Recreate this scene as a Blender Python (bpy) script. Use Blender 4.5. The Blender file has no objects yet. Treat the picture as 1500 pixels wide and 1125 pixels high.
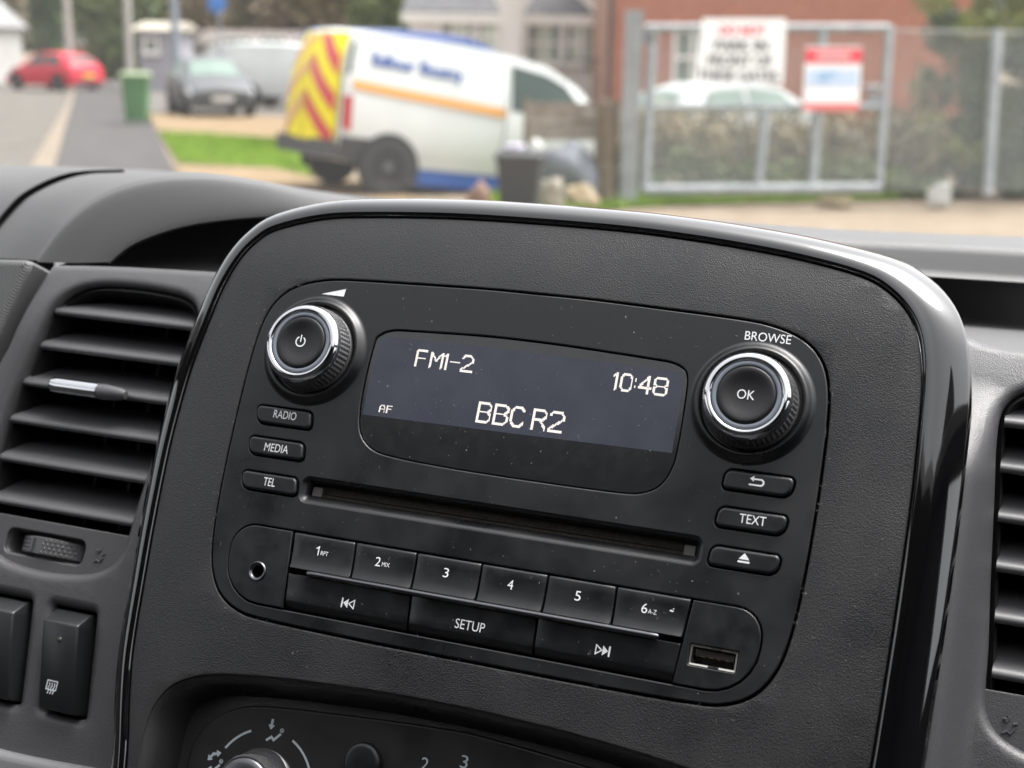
import bpy, bmesh, math, random
from mathutils import Vector, Matrix

# ------------------------------------------------------------------ camera, world, sun, exposure
scene = bpy.context.scene
COL = scene.collection
F_PX, CAM_H = 2080.0, 1.60
cam_data = bpy.data.cameras.new("camera")
cam = bpy.data.objects.new("camera", cam_data)
COL.objects.link(cam)
scene.camera = cam
cam_data.sensor_width = 36.0
cam_data.lens = 36.0 * F_PX / 1500.0
cam_data.clip_start, cam_data.clip_end = 0.02, 600.0
_pit, _rol = math.atan((562.5 - 82.0) / F_PX), math.radians(1.0)
_fw = Vector((0, math.cos(_pit), -math.sin(_pit)))
_rt = Vector((1, 0, 0))
_dn = _fw.cross(_rt)
CX = math.cos(_rol) * _rt - math.sin(_rol) * _dn      # image right
CY = math.sin(_rol) * _rt + math.cos(_rol) * _dn      # image down
CZ = _fw                                              # into the picture
CAM = Vector((0, 0, CAM_H))
cam.matrix_world = Matrix(((CX[0], -CY[0], -CZ[0], CAM[0]), (CX[1], -CY[1], -CZ[1], CAM[1]),
                           (CX[2], -CY[2], -CZ[2], CAM[2]), (0, 0, 0, 1)))
cam_data.dof.use_dof = True
cam_data.dof.focus_distance = 0.452
cam_data.dof.aperture_fstop = 13.5
cam_data.dof.aperture_blades = 0

SUN_EL, SUN_AZ = math.radians(66), math.radians(66)   # sun direction: azimuth from +y towards +x
world = bpy.data.worlds.new("World")
scene.world = world
world.use_nodes = True
nt = world.node_tree
sky = nt.nodes.new("ShaderNodeTexSky")
sky.sky_type = 'NISHITA'
sky.sun_disc = False
sky.sun_elevation = SUN_EL
sky.sun_rotation = SUN_AZ
sky.air_density, sky.dust_density, sky.ozone_density = 1.0, 6.0, 0.5
hsv = nt.nodes.new("ShaderNodeHueSaturation")
hsv.inputs["Saturation"].default_value = 0.12          # overcast: nearly colourless sky
bg = nt.nodes["Background"]
bg.inputs["Strength"].default_value = 0.15
nt.links.new(sky.outputs[0], hsv.inputs["Color"])
nt.links.new(hsv.outputs[0], bg.inputs["Color"])
sun_data = bpy.data.lights.new("sun", 'SUN')
sun_data.energy, sun_data.angle, sun_data.color = 1.1, math.radians(40), (1.0, 0.97, 0.93)
sun = bpy.data.objects.new("sun", sun_data)
COL.objects.link(sun)
_sd = Vector((math.sin(SUN_AZ) * math.cos(SUN_EL), math.cos(SUN_AZ) * math.cos(SUN_EL), math.sin(SUN_EL)))
sun.rotation_euler = _sd.to_track_quat('Z', 'Y').to_euler()
sun.location = (0, 0, 30)
vs = scene.view_settings
vs.view_transform, vs.look, vs.gamma, vs.exposure = 'Standard', 'None', 1.0, 1.52
vs.use_curve_mapping = False
scene.cycles.max_bounces = 8

# ------------------------------------------------------------------ frames of reference
# panel frame: u right, v up, w out of the radio face (all millimetres)
A = ((0.93417, 0.18871, -0.30285), (0.1142, -0.96218, -0.2473), (-0.33807, 0.19644, -0.92039))
T = (0.448, 9.28, 455.01)
def cam2world(c):
    return CX * c[0] + CY * c[1] + CZ * c[2]
_ax = [cam2world((A[0][k], A[1][k], A[2][k])) for k in range(3)]
_og = cam2world(T) * 0.001 + CAM
PANEL = Matrix(((_ax[0][0], _ax[1][0], _ax[2][0], _og[0]), (_ax[0][1], _ax[1][1], _ax[2][1], _og[1]),
                (_ax[0][2], _ax[1][2], _ax[2][2], _og[2]), (0, 0, 0, 1)))
CP = [-(A[0][k] * T[0] + A[1][k] * T[1] + A[2][k] * T[2]) for k in range(3)]   # camera in the panel frame
def ray(x, y):
    d = ((x - 750) / F_PX, (y - 562.5) / F_PX, 1.0)
    return [A[0][k] * d[0] + A[1][k] * d[1] + A[2][k] * d[2] for k in range(3)]
def uv(x, y, w=0.0):                     # measured point of the photo -> point of the plane w (mm)
    d = ray(x, y)
    s = (w - CP[2]) / d[2]
    return (CP[0] + s * d[0], CP[1] + s * d[1])
def atd(x, y, dep):                      # measured point at a distance dep (mm) -> panel frame
    d = ray(x, y)
    return (CP[0] + dep * d[0], CP[1] + dep * d[1], CP[2] + dep * d[2])
def wat(x, y, dep):                      # measured point at a distance dep (m) -> world
    return CAM + cam2world(((x - 750) / F_PX * dep, (y - 562.5) / F_PX * dep, dep))
def gnd(x, y, z=0.0):                    # measured point of the ground -> world
    d = cam2world(((x - 750) / F_PX, (y - 562.5) / F_PX, 1.0))
    s = (z - CAM_H) / d[2]
    return CAM + d * s

# ------------------------------------------------------------------ materials
MATS = {}
def mat(name, col, rough=0.5, metal=0.0, spec=0.5, coat=0.0, emit=None, estr=0.0, trans=0.0, ior=None):
    if name in MATS:
        return MATS[name]
    m = bpy.data.materials.new(name)
    m.use_nodes = True
    b = m.node_tree.nodes["Principled BSDF"]
    b.inputs["Base Color"].default_value = (col[0], col[1], col[2], 1)
    b.inputs["Roughness"].default_value = rough
    b.inputs["Metallic"].default_value = metal
    b.inputs["Specular IOR Level"].default_value = spec
    b.inputs["Coat Weight"].default_value = coat
    b.inputs["Coat Roughness"].default_value = 0.04
    b.inputs["Transmission Weight"].default_value = trans
    if ior:
        b.inputs["IOR"].default_value = ior
    if emit:
        b.inputs["Emission Color"].default_value = (emit[0], emit[1], emit[2], 1)
        b.inputs["Emission Strength"].default_value = estr
    MATS[name] = m
    return m
def node(m, t, **kw):
    n = m.node_tree.nodes.new(t)
    for k, v in kw.items():
        n.inputs[k].default_value = v
    return n
def coords(m):
    return m.node_tree.nodes.new("ShaderNodeTexCoord").outputs["Object"]
def grain(m, scale, strength, dist=0.0002, detail=2.0, kind='noise'):
    L = m.node_tree.links
    if kind == 'noise':
        n = node(m, "ShaderNodeTexNoise", Scale=scale, Detail=detail)
        out = n.outputs["Fac"]
    else:
        n = node(m, "ShaderNodeTexVoronoi", Scale=scale)
        n.feature = 'SMOOTH_F1'
        out = n.outputs["Distance"]
    L.new(coords(m), n.inputs["Vector"])
    b = node(m, "ShaderNodeBump", Strength=strength, Distance=dist)
    L.new(out, b.inputs["Height"])
    L.new(b.outputs[0], m.node_tree.nodes["Principled BSDF"].inputs["Normal"])
    return m
def vary(m, c0, c1, scale, lo=0.35, hi=0.65, detail=4.0, target="Base Color", rough=0.6):
    L = m.node_tree.links
    n = node(m, "ShaderNodeTexNoise", Scale=scale, Detail=detail, Roughness=rough)
    L.new(coords(m), n.inputs["Vector"])
    r = m.node_tree.nodes.new("ShaderNodeValToRGB")
    r.color_ramp.elements[0].position, r.color_ramp.elements[1].position = lo, hi
    r.color_ramp.elements[0].color = (*c0, 1)
    r.color_ramp.elements[1].color = (*c1, 1)
    L.new(n.outputs["Fac"], r.inputs["Fac"])
    L.new(r.outputs["Color"], m.node_tree.nodes["Principled BSDF"].inputs[target])
    return m

fascia_m = vary(grain(mat("grained_fascia_plastic", (.0115, .0115, .0125), 0.42, spec=.72), 3000, 0.6, 0.0002, kind='vor'),
                (.27,) * 3, (.54,) * 3, 26, detail=8.0, target="Roughness")
radio_m = vary(grain(mat("radio_plastic", (.0065, .007, .008), 0.38, spec=.62), 3000, 0.18, 0.0001),
               (.22,) * 3, (.50,) * 3, 30, detail=8.0, target="Roughness")
button_m = vary(grain(mat("button_plastic", (.007, .0075, .0085), 0.36, spec=.6), 2600, 0.08, 0.0001),
                (.28,) * 3, (.44,) * 3, 120, target="Roughness")
gloss_m = vary(mat("piano_black_lacquer", (.003, .003, .0035), 0.05, coat=1.0),
               (.02,) * 3, (.09,) * 3, 45, 0.4, 0.75, target="Roughness")
gloss_m.node_tree.nodes["Principled BSDF"].inputs["Coat IOR"].default_value = 1.65
gloss_m.node_tree.nodes["Principled BSDF"].inputs["Specular IOR Level"].default_value = .5
chrome_m = mat("chrome", (.66, .67, .69), 0.07, metal=1.0)
satin_m = mat("satin_dark_metal", (.13, .13, .14), 0.3, metal=1.0)
greyring_m = mat("grey_ring_plastic", (.20, .22, .26), 0.35)
cap_m = grain(mat("knob_cap_rubber", (.010, .010, .0115), 0.45), 2500, 0.12, 0.0001)
knurl_m = mat("knurl_plastic", (.07, .07, .072), 0.36, spec=.8)
print_m = mat("white_print", (.88, .89, .90), 0.5)
bluegrey_print_m = mat("grey_print", (.42, .47, .50), 0.5)
black_m = mat("black_void_plastic", (.004, .004, .0045), 0.7)
dash_m = grain(mat("dash_plastic", (.075, .075, .078), 0.5), 1300, 0.5, 0.0003, kind='vor')
hood_m = grain(mat("dash_hood_plastic", (.085, .085, .086), 0.55, spec=.55), 3000, 0.4, 0.0002, kind='vor')
surround_m = grain(mat("vent_surround_plastic", (.058, .057, .060), 0.42, spec=.6), 3000, 0.5, 0.0002, kind='vor')
slat_m = grain(mat("vent_slat_plastic", (.068, .068, .071), 0.42, spec=.7), 2000, 0.2, 0.0002)
switch_m = grain(mat("switch_plastic", (.016, .017, .018), 0.36), 2000, 0.15, 0.0001)

# ------------------------------------------------------------------ mesh helpers
MMU = 0.001
def finish(name, me, m, parent=None, mw=None, angle=35.0):
    if m is not None:
        me.materials.append(m)
    for p in me.polygons:
        p.use_smooth = True
    me.set_sharp_from_angle(angle=math.radians(angle))
    o = bpy.data.objects.new(name, me)
    COL.objects.link(o)
    if parent is not None:
        o.parent = parent
    elif mw is not None:
        o.matrix_world = mw
    return o
def thing(name, label, cat, mw=None, group=None):
    o = bpy.data.objects.new(name, None)
    COL.objects.link(o)
    o.empty_display_size = 0.05
    if mw is not None:
        o.matrix_world = mw
    o["label"], o["category"] = label, cat
    if group:
        o["group"] = group
    return o
def tag(o, label, cat, group=None):
    o["label"], o["category"] = label, cat
    if group:
        o["group"] = group
    return o
def structure(o):
    o["kind"] = "structure"
    return o

class MB:
    """collects vertices and faces; scale s is applied at build"""
    def __init__(self, s=MMU):
        self.v, self.f, self.s = [], [], s
    def add(self, vs, fs):
        n = len(self.v)
        self.v += [tuple(p) for p in vs]
        self.f += [tuple(i + n for i in f) for f in fs]
        return self
    def box(self, c, d, rot=None):
        x, y, z = d[0] / 2, d[1] / 2, d[2] / 2
        vs = [Vector((sx * x, sy * y, sz * z)) for sz in (-1, 1) for sy in (-1, 1) for sx in (-1, 1)]
        if rot is not None:
            vs = [rot @ p for p in vs]
        vs = [p + Vector(c) for p in vs]
        return self.add(vs, [(0, 2, 3, 1), (4, 5, 7, 6), (0, 1, 5, 4), (2, 6, 7, 3), (0, 4, 6, 2), (1, 3, 7, 5)])
    def loft(self, rows, closed=False, cap0=False, cap1=False, flip=False):
        n = len(rows[0])
        vs = [p for r in rows for p in r]
        fs = []
        for i in range(len(rows) - 1):
            for j in range(n if closed else n - 1):
                k = (j + 1) % n
                q = (i * n + j, i * n + k, (i + 1) * n + k, (i + 1) * n + j)
                fs.append(q[::-1] if flip else q)
        if cap0:
            q = tuple(range(n))[::-1]
            fs.append(q[::-1] if flip else q)
        if cap1:
            q = tuple((len(rows) - 1) * n + j for j in range(n))
            fs.append(q[::-1] if flip else q)
        return self.add(vs, fs)
    def lathe(self, c, prof, n=48, mod=None):
        rows = []
        for (r, w) in prof:
            rows.append([(c[0] + r * math.cos(2 * math.pi * k / n), c[1] + r * math.sin(2 * math.pi * k / n),
                          c[2] + w) for k in range(n)])
        return self.loft(rows, closed=True, cap0=prof[0][0] > 1e-6, cap1=prof[-1][0] > 1e-6)
    def tube(self, path, r, n=8, caps=True):
        path = [Vector(p) for p in path]
        rows = []
        up = Vector((0, 0, 1))
        for i, p in enumerate(path):
            t = (path[min(i + 1, len(path) - 1)] - path[max(i - 1, 0)]).normalized()
            ref = up if abs(t.dot(up)) < 0.9 else Vector((1, 0, 0))
            a = t.cross(ref).normalized()
            b = t.cross(a).normalized()
            rr = r[i] if isinstance(r, (list, tuple)) else r
            rows.append([p + (a * math.cos(2 * math.pi * k / n) + b * math.sin(2 * math.pi * k / n)) * rr for k in range(n)])
        return self.loft(rows, closed=True, cap0=caps, cap1=caps)
    def prism(self, poly, z0, z1):
        n = len(poly)
        vs = [(p[0], p[1], z0) for p in poly] + [(p[0], p[1], z1) for p in poly]
        fs = [tuple(range(n))[::-1], tuple(range(n, 2 * n))] + [(i, (i + 1) % n, n + (i + 1) % n, n + i) for i in range(n)]
        return self.add(vs, fs)
    def build(self, name, m, parent=None, mw=None, angle=35.0, fix=True):
        me = bpy.data.meshes.new(name)
        s = self.s
        me.from_pydata([(p[0] * s, p[1] * s, p[2] * s) for p in self.v], [], self.f)
        if fix:
            bm = bmesh.new()
            bm.from_mesh(me)
            bmesh.ops.recalc_face_normals(bm, faces=bm.faces)
            bm.to_mesh(me)
            bm.free()
        me.validate()
        return finish(name, me, m, parent, mw, angle)

def smooth_path(pts, per=4, closed=True):
    n, out = len(pts), []
    rng = range(n) if closed else range(n - 1)
    for i in rng:
        if closed:
            p0, p1, p2, p3 = pts[i - 1], pts[i], pts[(i + 1) % n], pts[(i + 2) % n]
        else:
            p0, p1, p2, p3 = pts[max(i - 1, 0)], pts[i], pts[i + 1], pts[min(i + 2, n - 1)]
        for k in range(per):
            t = k / per
            out.append(tuple(0.5 * (2 * b + (c - a) * t + (2 * a - 5 * b + 4 * c - d) * t * t + (3 * b - a - 3 * c + d) * t ** 3)
                             for a, b, c, d in zip(p0, p1, p2, p3)))
    if not closed:
        out.append(tuple(pts[-1]))
    return out
def area2(p):
    return sum(p[i - 1][0] * p[i][1] - p[i][0] * p[i - 1][1] for i in range(len(p)))
def offset(pts, d, closed=True):
    """outward offset of a closed counter-clockwise path (or left-hand offset of an open one)"""
    n, out = len(pts), []
    sg = 1.0
    if closed and area2(pts) < 0:
        sg = -1.0
    for i in range(n):
        a = pts[i - 1] if closed else pts[max(i - 1, 0)]
        b = pts[(i + 1) % n] if closed else pts[min(i + 1, n - 1)]
        tx, ty = b[0] - a[0], b[1] - a[1]
        l = math.hypot(tx, ty) or 1.0
        out.append((pts[i][0] + sg * ty / l * d, pts[i][1] - sg * tx / l * d))
    return out
def rrect(cx, cy, w, h, r, n=5, shear=0.0):
    if not isinstance(r, (list, tuple)):
        r = [r] * 4                      # right-top, left-top, left-bottom, right-bottom
    out = []
    for k, (sx, sy) in enumerate(((1, 1), (-1, 1), (-1, -1), (1, -1))):
        for i in range(n + 1):
            a = math.pi / 2 * (k + i / n)
            x = cx + sx * (w / 2 - r[k]) + r[k] * math.cos(a)
            y = cy + sy * (h / 2 - r[k]) + r[k] * math.sin(a)
            out.append((x + (y - cy) * shear, y))
    return out
def circle(cx, cy, r, n=40):
    return [(cx + r * math.cos(2 * math.pi * k / n), cy + r * math.sin(2 * math.pi * k / n)) for k in range(n)]

def plate(name, loops, w0, w1, bevel, m, parent=None, mw=None, res=2, grid=None, bend=None, angle=30.0, s=MMU):
    """flat plate between w0 and w1 with outline loops[0], holes loops[1:], rounded rims"""
    cu = bpy.data.curves.new("tmp", 'CURVE')
    cu.dimensions, cu.fill_mode = '2D', 'BOTH'
    for lp in loops:
        sp = cu.splines.new('POLY')
        sp.points.add(len(lp) - 1)
        for p, q in zip(sp.points, lp):
            p.co = (q[0], q[1], 0, 1)
        sp.use_cyclic_u = True
    cu.extrude = max((w1 - w0) / 2 - bevel, 0.0)
    cu.bevel_depth, cu.bevel_resolution, cu.offset = bevel, res, -bevel
    ob = bpy.data.objects.new("tmp", cu)
    COL.objects.link(ob)
    me = bpy.data.meshes.new_from_object(ob)
    bpy.data.objects.remove(ob)
    bpy.data.curves.remove(cu)
    bm = bmesh.new()
    bm.from_mesh(me)
    bmesh.ops.remove_doubles(bm, verts=bm.verts, dist=1e-4)
    if grid:
        xs = [v.co.x for v in bm.verts]; ys = [v.co.y for v in bm.verts]
        for k in range(int((max(xs) - min(xs)) / grid)):
            bmesh.ops.bisect_plane(bm, geom=bm.verts[:] + bm.edges[:] + bm.faces[:], dist=1e-5,
                                   plane_co=(min(xs) + (k + 0.5) * grid, 0, 0), plane_no=(1, 0, 0))
        for k in range(int((max(ys) - min(ys)) / grid)):
            bmesh.ops.bisect_plane(bm, geom=bm.verts[:] + bm.edges[:] + bm.faces[:], dist=1e-5,
                                   plane_co=(0, min(ys) + (k + 0.5) * grid, 0), plane_no=(0, 1, 0))
    mid = (w0 + w1) / 2
    for v in bm.verts:
        z = v.co.z + mid
        if bend:
            z += bend(v.co.x, v.co.y)
        v.co = (v.co.x * s, v.co.y * s, z * s)
    bmesh.ops.recalc_face_normals(bm, faces=bm.faces)
    me.materials.clear()
    bm.to_mesh(me)
    bm.free()
    me.name = name
    o = finish(name, me, m, parent, mw, angle)
    if not bend:                                  # keep the flat faces flat: hard edge where the rim begins
        cnt = {}
        for pl in me.polygons:
            fl = abs(pl.normal.z) > .9999
            for ek in pl.edge_keys:
                a, b = cnt.get(ek, (0, 0))
                cnt[ek] = (a + fl, b + (not fl))
        for e in me.edges:
            if cnt.get(e.key, (0, 0)) == (1, 1):
                e.use_edge_sharp = True
    return o

def text_mesh(s):
    cu = bpy.data.curves.new("tmp", 'FONT')
    cu.body, cu.fill_mode, cu.resolution_u = s, 'FRONT', 4
    ob = bpy.data.objects.new("tmp", cu)
    COL.objects.link(ob)
    me = bpy.data.meshes.new_from_object(ob)
    bpy.data.objects.remove(ob)
    bpy.data.curves.remove(cu)
    vs = [tuple(v.co) for v in me.vertices]
    fs = [tuple(p.vertices) for p in me.polygons]
    bpy.data.meshes.remove(me)
    return vs, fs
def lettering(s, cx, cy, wid, hei, w, m, parent=None, name="lettering", embolden=0.0, mw=None, scale=MMU, shear=0.0):
    """printed word: fitted into a box of wid x hei centred on (cx, cy), lying at height w"""
    vs, fs = text_mesh(s)
    x0, x1 = min(v[0] for v in vs), max(v[0] for v in vs)
    y0, y1 = min(v[1] for v in vs), max(v[1] for v in vs)
    sx, sy = wid / (x1 - x0), hei / (y1 - y0)
    mb = MB(scale)
    mb.add([(cx + (v[0] - (x0 + x1) / 2) * sx + shear * (v[1] - (y0 + y1) / 2) * sy, cy + (v[1] - (y0 + y1) / 2) * sy, w) for v in vs], fs)
    return mb.build(name, m, parent, mw, fix=False)
def strokes(paths, cx, cy, sc, w, width, m, parent, name, closed=()):
    """printed symbol drawn with lines of a given width"""
    mb = MB()
    for i, p in enumerate(paths):
        pts = [(cx + a * sc, cy + b * sc) for a, b in p]
        for a, b in zip(pts[:-1], pts[1:]):
            tx, ty = b[0] - a[0], b[1] - a[1]
            l = math.hypot(tx, ty) or 1
            tx, ty = tx / l * width / 2, ty / l * width / 2
            mb.add([(a[0] - ty - tx, a[1] + tx - ty, w), (a[0] + ty - tx, a[1] - tx - ty, w),
                    (b[0] + ty + tx, b[1] - tx + ty, w), (b[0] - ty + tx, b[1] + tx + ty, w)], [(0, 1, 2, 3)])
            w += 0.002
    return mb.build(name, m, parent)
def filled(polys, cx, cy, sc, w, m, parent, name):
    mb = MB()
    for p in polys:
        mb.add([(cx + a * sc, cy + b * sc, w) for a, b in p], [tuple(range(len(p)))])
        w += 0.002
    return mb.build(name, m, parent)

# ------------------------------------------------------------------ cab shell (out of view, shaped to shade the dashboard)
# vehicle frame: x right, y forward, z up, origin under the radio at camera height
_ux = Vector((_ax[0][0], _ax[0][1], 0)).normalized()
_uy = Vector((-_ux[1], _ux[0], 0))
VEH = Matrix(((_ux[0], _uy[0], 0, _og[0]), (_ux[1], _uy[1], 0, _og[1]), (0, 0, 1, CAM_H), (0, 0, 0, 1)))
headliner_m = mat("headliner_fabric", (.16, .16, .155), 0.9)
cabtrim_m = mat("cab_trim_plastic", (.03, .03, .031), 0.7)
mb = MB(1.0)
mb.box((0, -1.19, .58), (1.9, .58, .04))  # unseen; front edge set far back so sky sheen reaches the fascia
structure(mb.build("cab_roof", headliner_m, mw=VEH))
mb = MB(1.0)
mb.box((0, -1.45, -.25), (1.9, .04, 1.6))
structure(mb.build("cab_bulkhead", cabtrim_m, mw=VEH))
for sx in (-1, 1):
    mb = MB(1.0)
    mb.box((sx * .93, -.45, -.54), (.06, 2.0, 1.06))  # sill raised to cut low side light
    mb.box((sx * .93, -1.25 if sx < 0 else -.93, .20), (.06, .40 if sx < 0 else 1.04, .74))  # unseen; right panel lengthened to block window light
    mb.tube([(sx * .93, .55, -.17), (sx * .86, -.90, .57)], .05, 8)
    structure(mb.build("cab_side", cabtrim_m, mw=VEH))
mb = MB(1.0)
mb.box((0, -.5, -1.08), (1.9, 1.9, .04))
structure(mb.build("cab_floor", cabtrim_m, mw=VEH))

# windscreen: clear glass, thin dust film tuned to veil the street in haze
ws_m = mat("dusty_haze_windscreen_glass", (.8, .8, .8), .1)
wn_ = ws_m.node_tree
tr_, df_, mx_ = wn_.nodes.new("ShaderNodeBsdfTransparent"), wn_.nodes.new("ShaderNodeBsdfTranslucent"), wn_.nodes.new("ShaderNodeMixShader")
df_.inputs["Color"].default_value = (.85, .85, .84, 1)
no_ = node(ws_m, "ShaderNodeTexNoise", Scale=5.0, Detail=6.0)
wn_.links.new(coords(ws_m), no_.inputs["Vector"])
mr_ = node(ws_m, "ShaderNodeMapRange")
mr_.inputs["From Min"].default_value, mr_.inputs["From Max"].default_value = .3, .7
mr_.inputs["To Min"].default_value, mr_.inputs["To Max"].default_value = .010, .026
wn_.links.new(no_.outputs["Fac"], mr_.inputs["Value"])
wn_.links.new(mr_.outputs[0], mx_.inputs["Fac"])
wn_.links.new(tr_.outputs[0], mx_.inputs[1])
wn_.links.new(df_.outputs[0], mx_.inputs[2])
wn_.links.new(mx_.outputs[0], wn_.nodes["Material Output"].inputs["Surface"])
mb = MB(1.0)
rows = []
for k in range(13):
    t_ = k / 12
    rows.append([(x_, .66 - 1.54 * t_ - .10 * (x_ / .9) ** 2 * (1 - t_), -.16 + .72 * t_ + .05 * math.sin(math.pi * t_)) for x_ in [-.9 + .15 * j for j in range(13)]])
mb.loft(rows)
tag(mb.build("windscreen", ws_m, mw=VEH), "faintly dusty, hazed clear windscreen between the dashboard and the street", "windscreen")

# ------------------------------------------------------------------ centre console: fascia and gloss trim
console = thing("centre_console", "black grained centre console fascia with glossy black surround around the radio", "console", PANEL)
def fb(u, v):
    return -3.6 * max(0.0, (v - 34) / 32) ** 2 - 1.4 * max(0.0, (abs(u) - 92) / 32) ** 2
FO = [(-106.5, -160), (-108, -145), (-110.8, -128.9), (-115, -112), (-118.0, -96.5), (-120.3, -72), (-121.8, -52.7), (-123, -26.6), (-122.4, -4.2),
      (-121.0, 8), (-119.2, 19), (-116.9, 31), (-113.0, 42.2), (-108.0, 49.8), (-101.5, 55), (-85.0, 60.6), (-67.9, 63.0), (-38.4, 65.1),
      (-9.6, 65.8), (21.8, 65.7), (42, 64.8), (62.6, 63.1), (82.9, 60.6), (102.0, 56.7), (110.9, 52.3), (117.3, 46.2), (121.0, 39.6),
      (123.0, 32.1), (124.2, 24), (124.8, 14), (125.3, -0.8), (125.5, -14), (125.5, -28.8), (125.4, -44.6), (125.1, -60.1), (124.8, -73.0),
      (124.4, -86.9), (123.2, -110), (121.0, -135), (118, -160)]
FOS = smooth_path(FO, 4, closed=False)
half = [(0, 39.9), (20, 39.8), (44, 39.1), (66, 38.3), (77, 37.2), (87, 34.0), (93.4, 28.4), (96.8, 20), (98.1, 8), (98.5, -8),
        (98.4, -25), (97.8, -42), (96.3, -57), (93.6, -66.5), (89.0, -73.0), (82, -76.9), (72, -78.4), (40, -79.0)]
RADIO = smooth_path(half + [(0, -79.1)] + [(-a, b) for a, b in half[:0:-1]], 4)
chalf = [(0, -93.3), (-20, -93.7), (-40, -94.5), (-63, -96.3), (-81, -98.5), (-92, -101.2), (-100, -106), (-104.3, -113), (-105.7, -121),
         (-105.5, -132), (-104.5, -150)]
CREC = smooth_path(chalf, 4, closed=False)
CREC = CREC + [(-a, b) for a, b in CREC[::-1][:-1]]
fo = [(p[0], p[1]) for p in offset(FOS, 0.55, closed=False)]
plate("fascia_panel", [fo, offset(RADIO, 0.75), CREC], -5.0, -0.35, 0.5, fascia_m, console, grid=9, bend=fb)
# recess for the heater controls
rows = []
for o_, w_ in ((0.6, -0.9), (-0.4, -1.2), (-1.8, -2.6), (-3.4, -6), (-5.0, -11), (-6.2, -16)):
    rows.append([(p[0], p[1], w_) for p in offset(CREC, o_)])
mb = MB()
mb.loft(rows, closed=True, cap1=True)
mb.build("control_recess", fascia_m, console, angle=60)
# gloss trim: swept profile, wide convex band falling away outwards
prof = [(-0.35, -4.5), (-0.3, -0.6), (0.1, 0.25), (0.7, 0.65), (1.5, 0.75), (2.6, 0.62), (4.0, 0.1), (5.5, -1.2), (7.0, -3.0), (8.4, -5.4), (9.8, -8.6),
        (11.0, -12.2), (12.2, -16.6), (13.2, -21.5), (13.8, -27), (13.8, -34)]
rows = []
_n1 = offset(FOS, -1.0, closed=False)
for o_, w_ in prof:
    row = []
    for p, q, n1 in zip(offset(FOS, -o_, closed=False), FOS, _n1):
        k = 1.0 - (.58 + .2 * o_ / 13) * max(0.0, n1[0] - q[0]) if 1.6 < o_ < 13.5 else 1.0     # the band falls away less on the right
        row.append((p[0], p[1], w_ * k + fb(*q)))
    rows.append(row)
mb = MB()
mb.loft(rows)
mb.build("gloss_trim", gloss_m, console, angle=70)
# dark backing behind the gap lines
mb = MB()
mb.loft([[(p[0], p[1], w_) for p in offset(RADIO, g)] for g, w_ in ((1.6, -3.0), (1.6, -7.0))], closed=True, cap1=True)
mb.build("radio_well", black_m, console)

# ------------------------------------------------------------------ radio
radio = thing("car_radio", "black car radio with small grey text display, two chrome ringed knobs and white lettered buttons", "car radio", PANEL)
DISP = smooth_path([(-53.3, 17.5), (-51.6, 20.6), (-48.0, 22.3), (-41.6, 22.9), (-17.3, 23.9), (0, 24.0), (18.1, 23.6), (42, 22.6), (48.5, 22.1), (52.3, 20.6), (54.0, 17.5),
                    (54.5, 8.6), (54.6, -3.2), (53.9, -10.5), (51.2, -16.3), (46.6, -19.2), (40.0, -20.3), (20, -20.6), (0, -20.6), (-20, -20.3), (-38.5, -19.4), (-46.5, -17.7),
                    (-51.3, -13.2), (-53.2, -6), (-53.8, 4)], 4)
LB = [(-80.4, -11.65), (-80.7, -22.5), (-80.3, -34.4)]
RB = [(80.9, -11.75), (80.6, -23.3), (80.3, -35.2)]
def side_button_outline(c, side, grow=0.0):
    r = [1.6, 1.9, 2.7, 1.7] if side < 0 else [1.7, 2.2, 1.7, 2.7]
    return rrect(c[0], c[1], 20.6 + 2 * grow, 5.9 + 2 * grow, [q + grow for q in r], 5, shear=0.10 if side > 0 else -0.16)
SLOT = rrect(-0.6, -34.6, 135.6, 8.6, 2.6, 5)
def aux_outline(g=0.0):
    p = [(-67.7 + g, -49.0 + g)]
    p += [(-81 + (8 + g) * math.cos(math.radians(a)), -57 + (8 + g) * math.sin(math.radians(a))) for a in range(90, 181, 15)]
    p += [(-75 + (14 + g) * math.cos(math.radians(a)), -60 + (14 + g) * math.sin(math.radians(a))) for a in range(180, 271, 15)]
    return p + [(-65.4 + g, -74.0 - g)]
def usb_outline(g=0.0):
    return [(-x - 0.3, y - 0.2) for x, y in aux_outline(g)][::-1]
CL = [p for p in aux_outline(0.45)[1:-1]] + usb_outline(0.45)[1:-1]
holes = [offset(DISP, 0.35)] + [side_button_outline(c, -1, .45) for c in LB] + [side_button_outline(c, 1, .45) for c in RB] + [SLOT, CL]
KN = [(-75.0, 12.6), (75.0, 12.6)]
plate("faceplate", [RADIO] + holes, -5.5, 0.0, 0.42, radio_m, radio, res=2)

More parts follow.
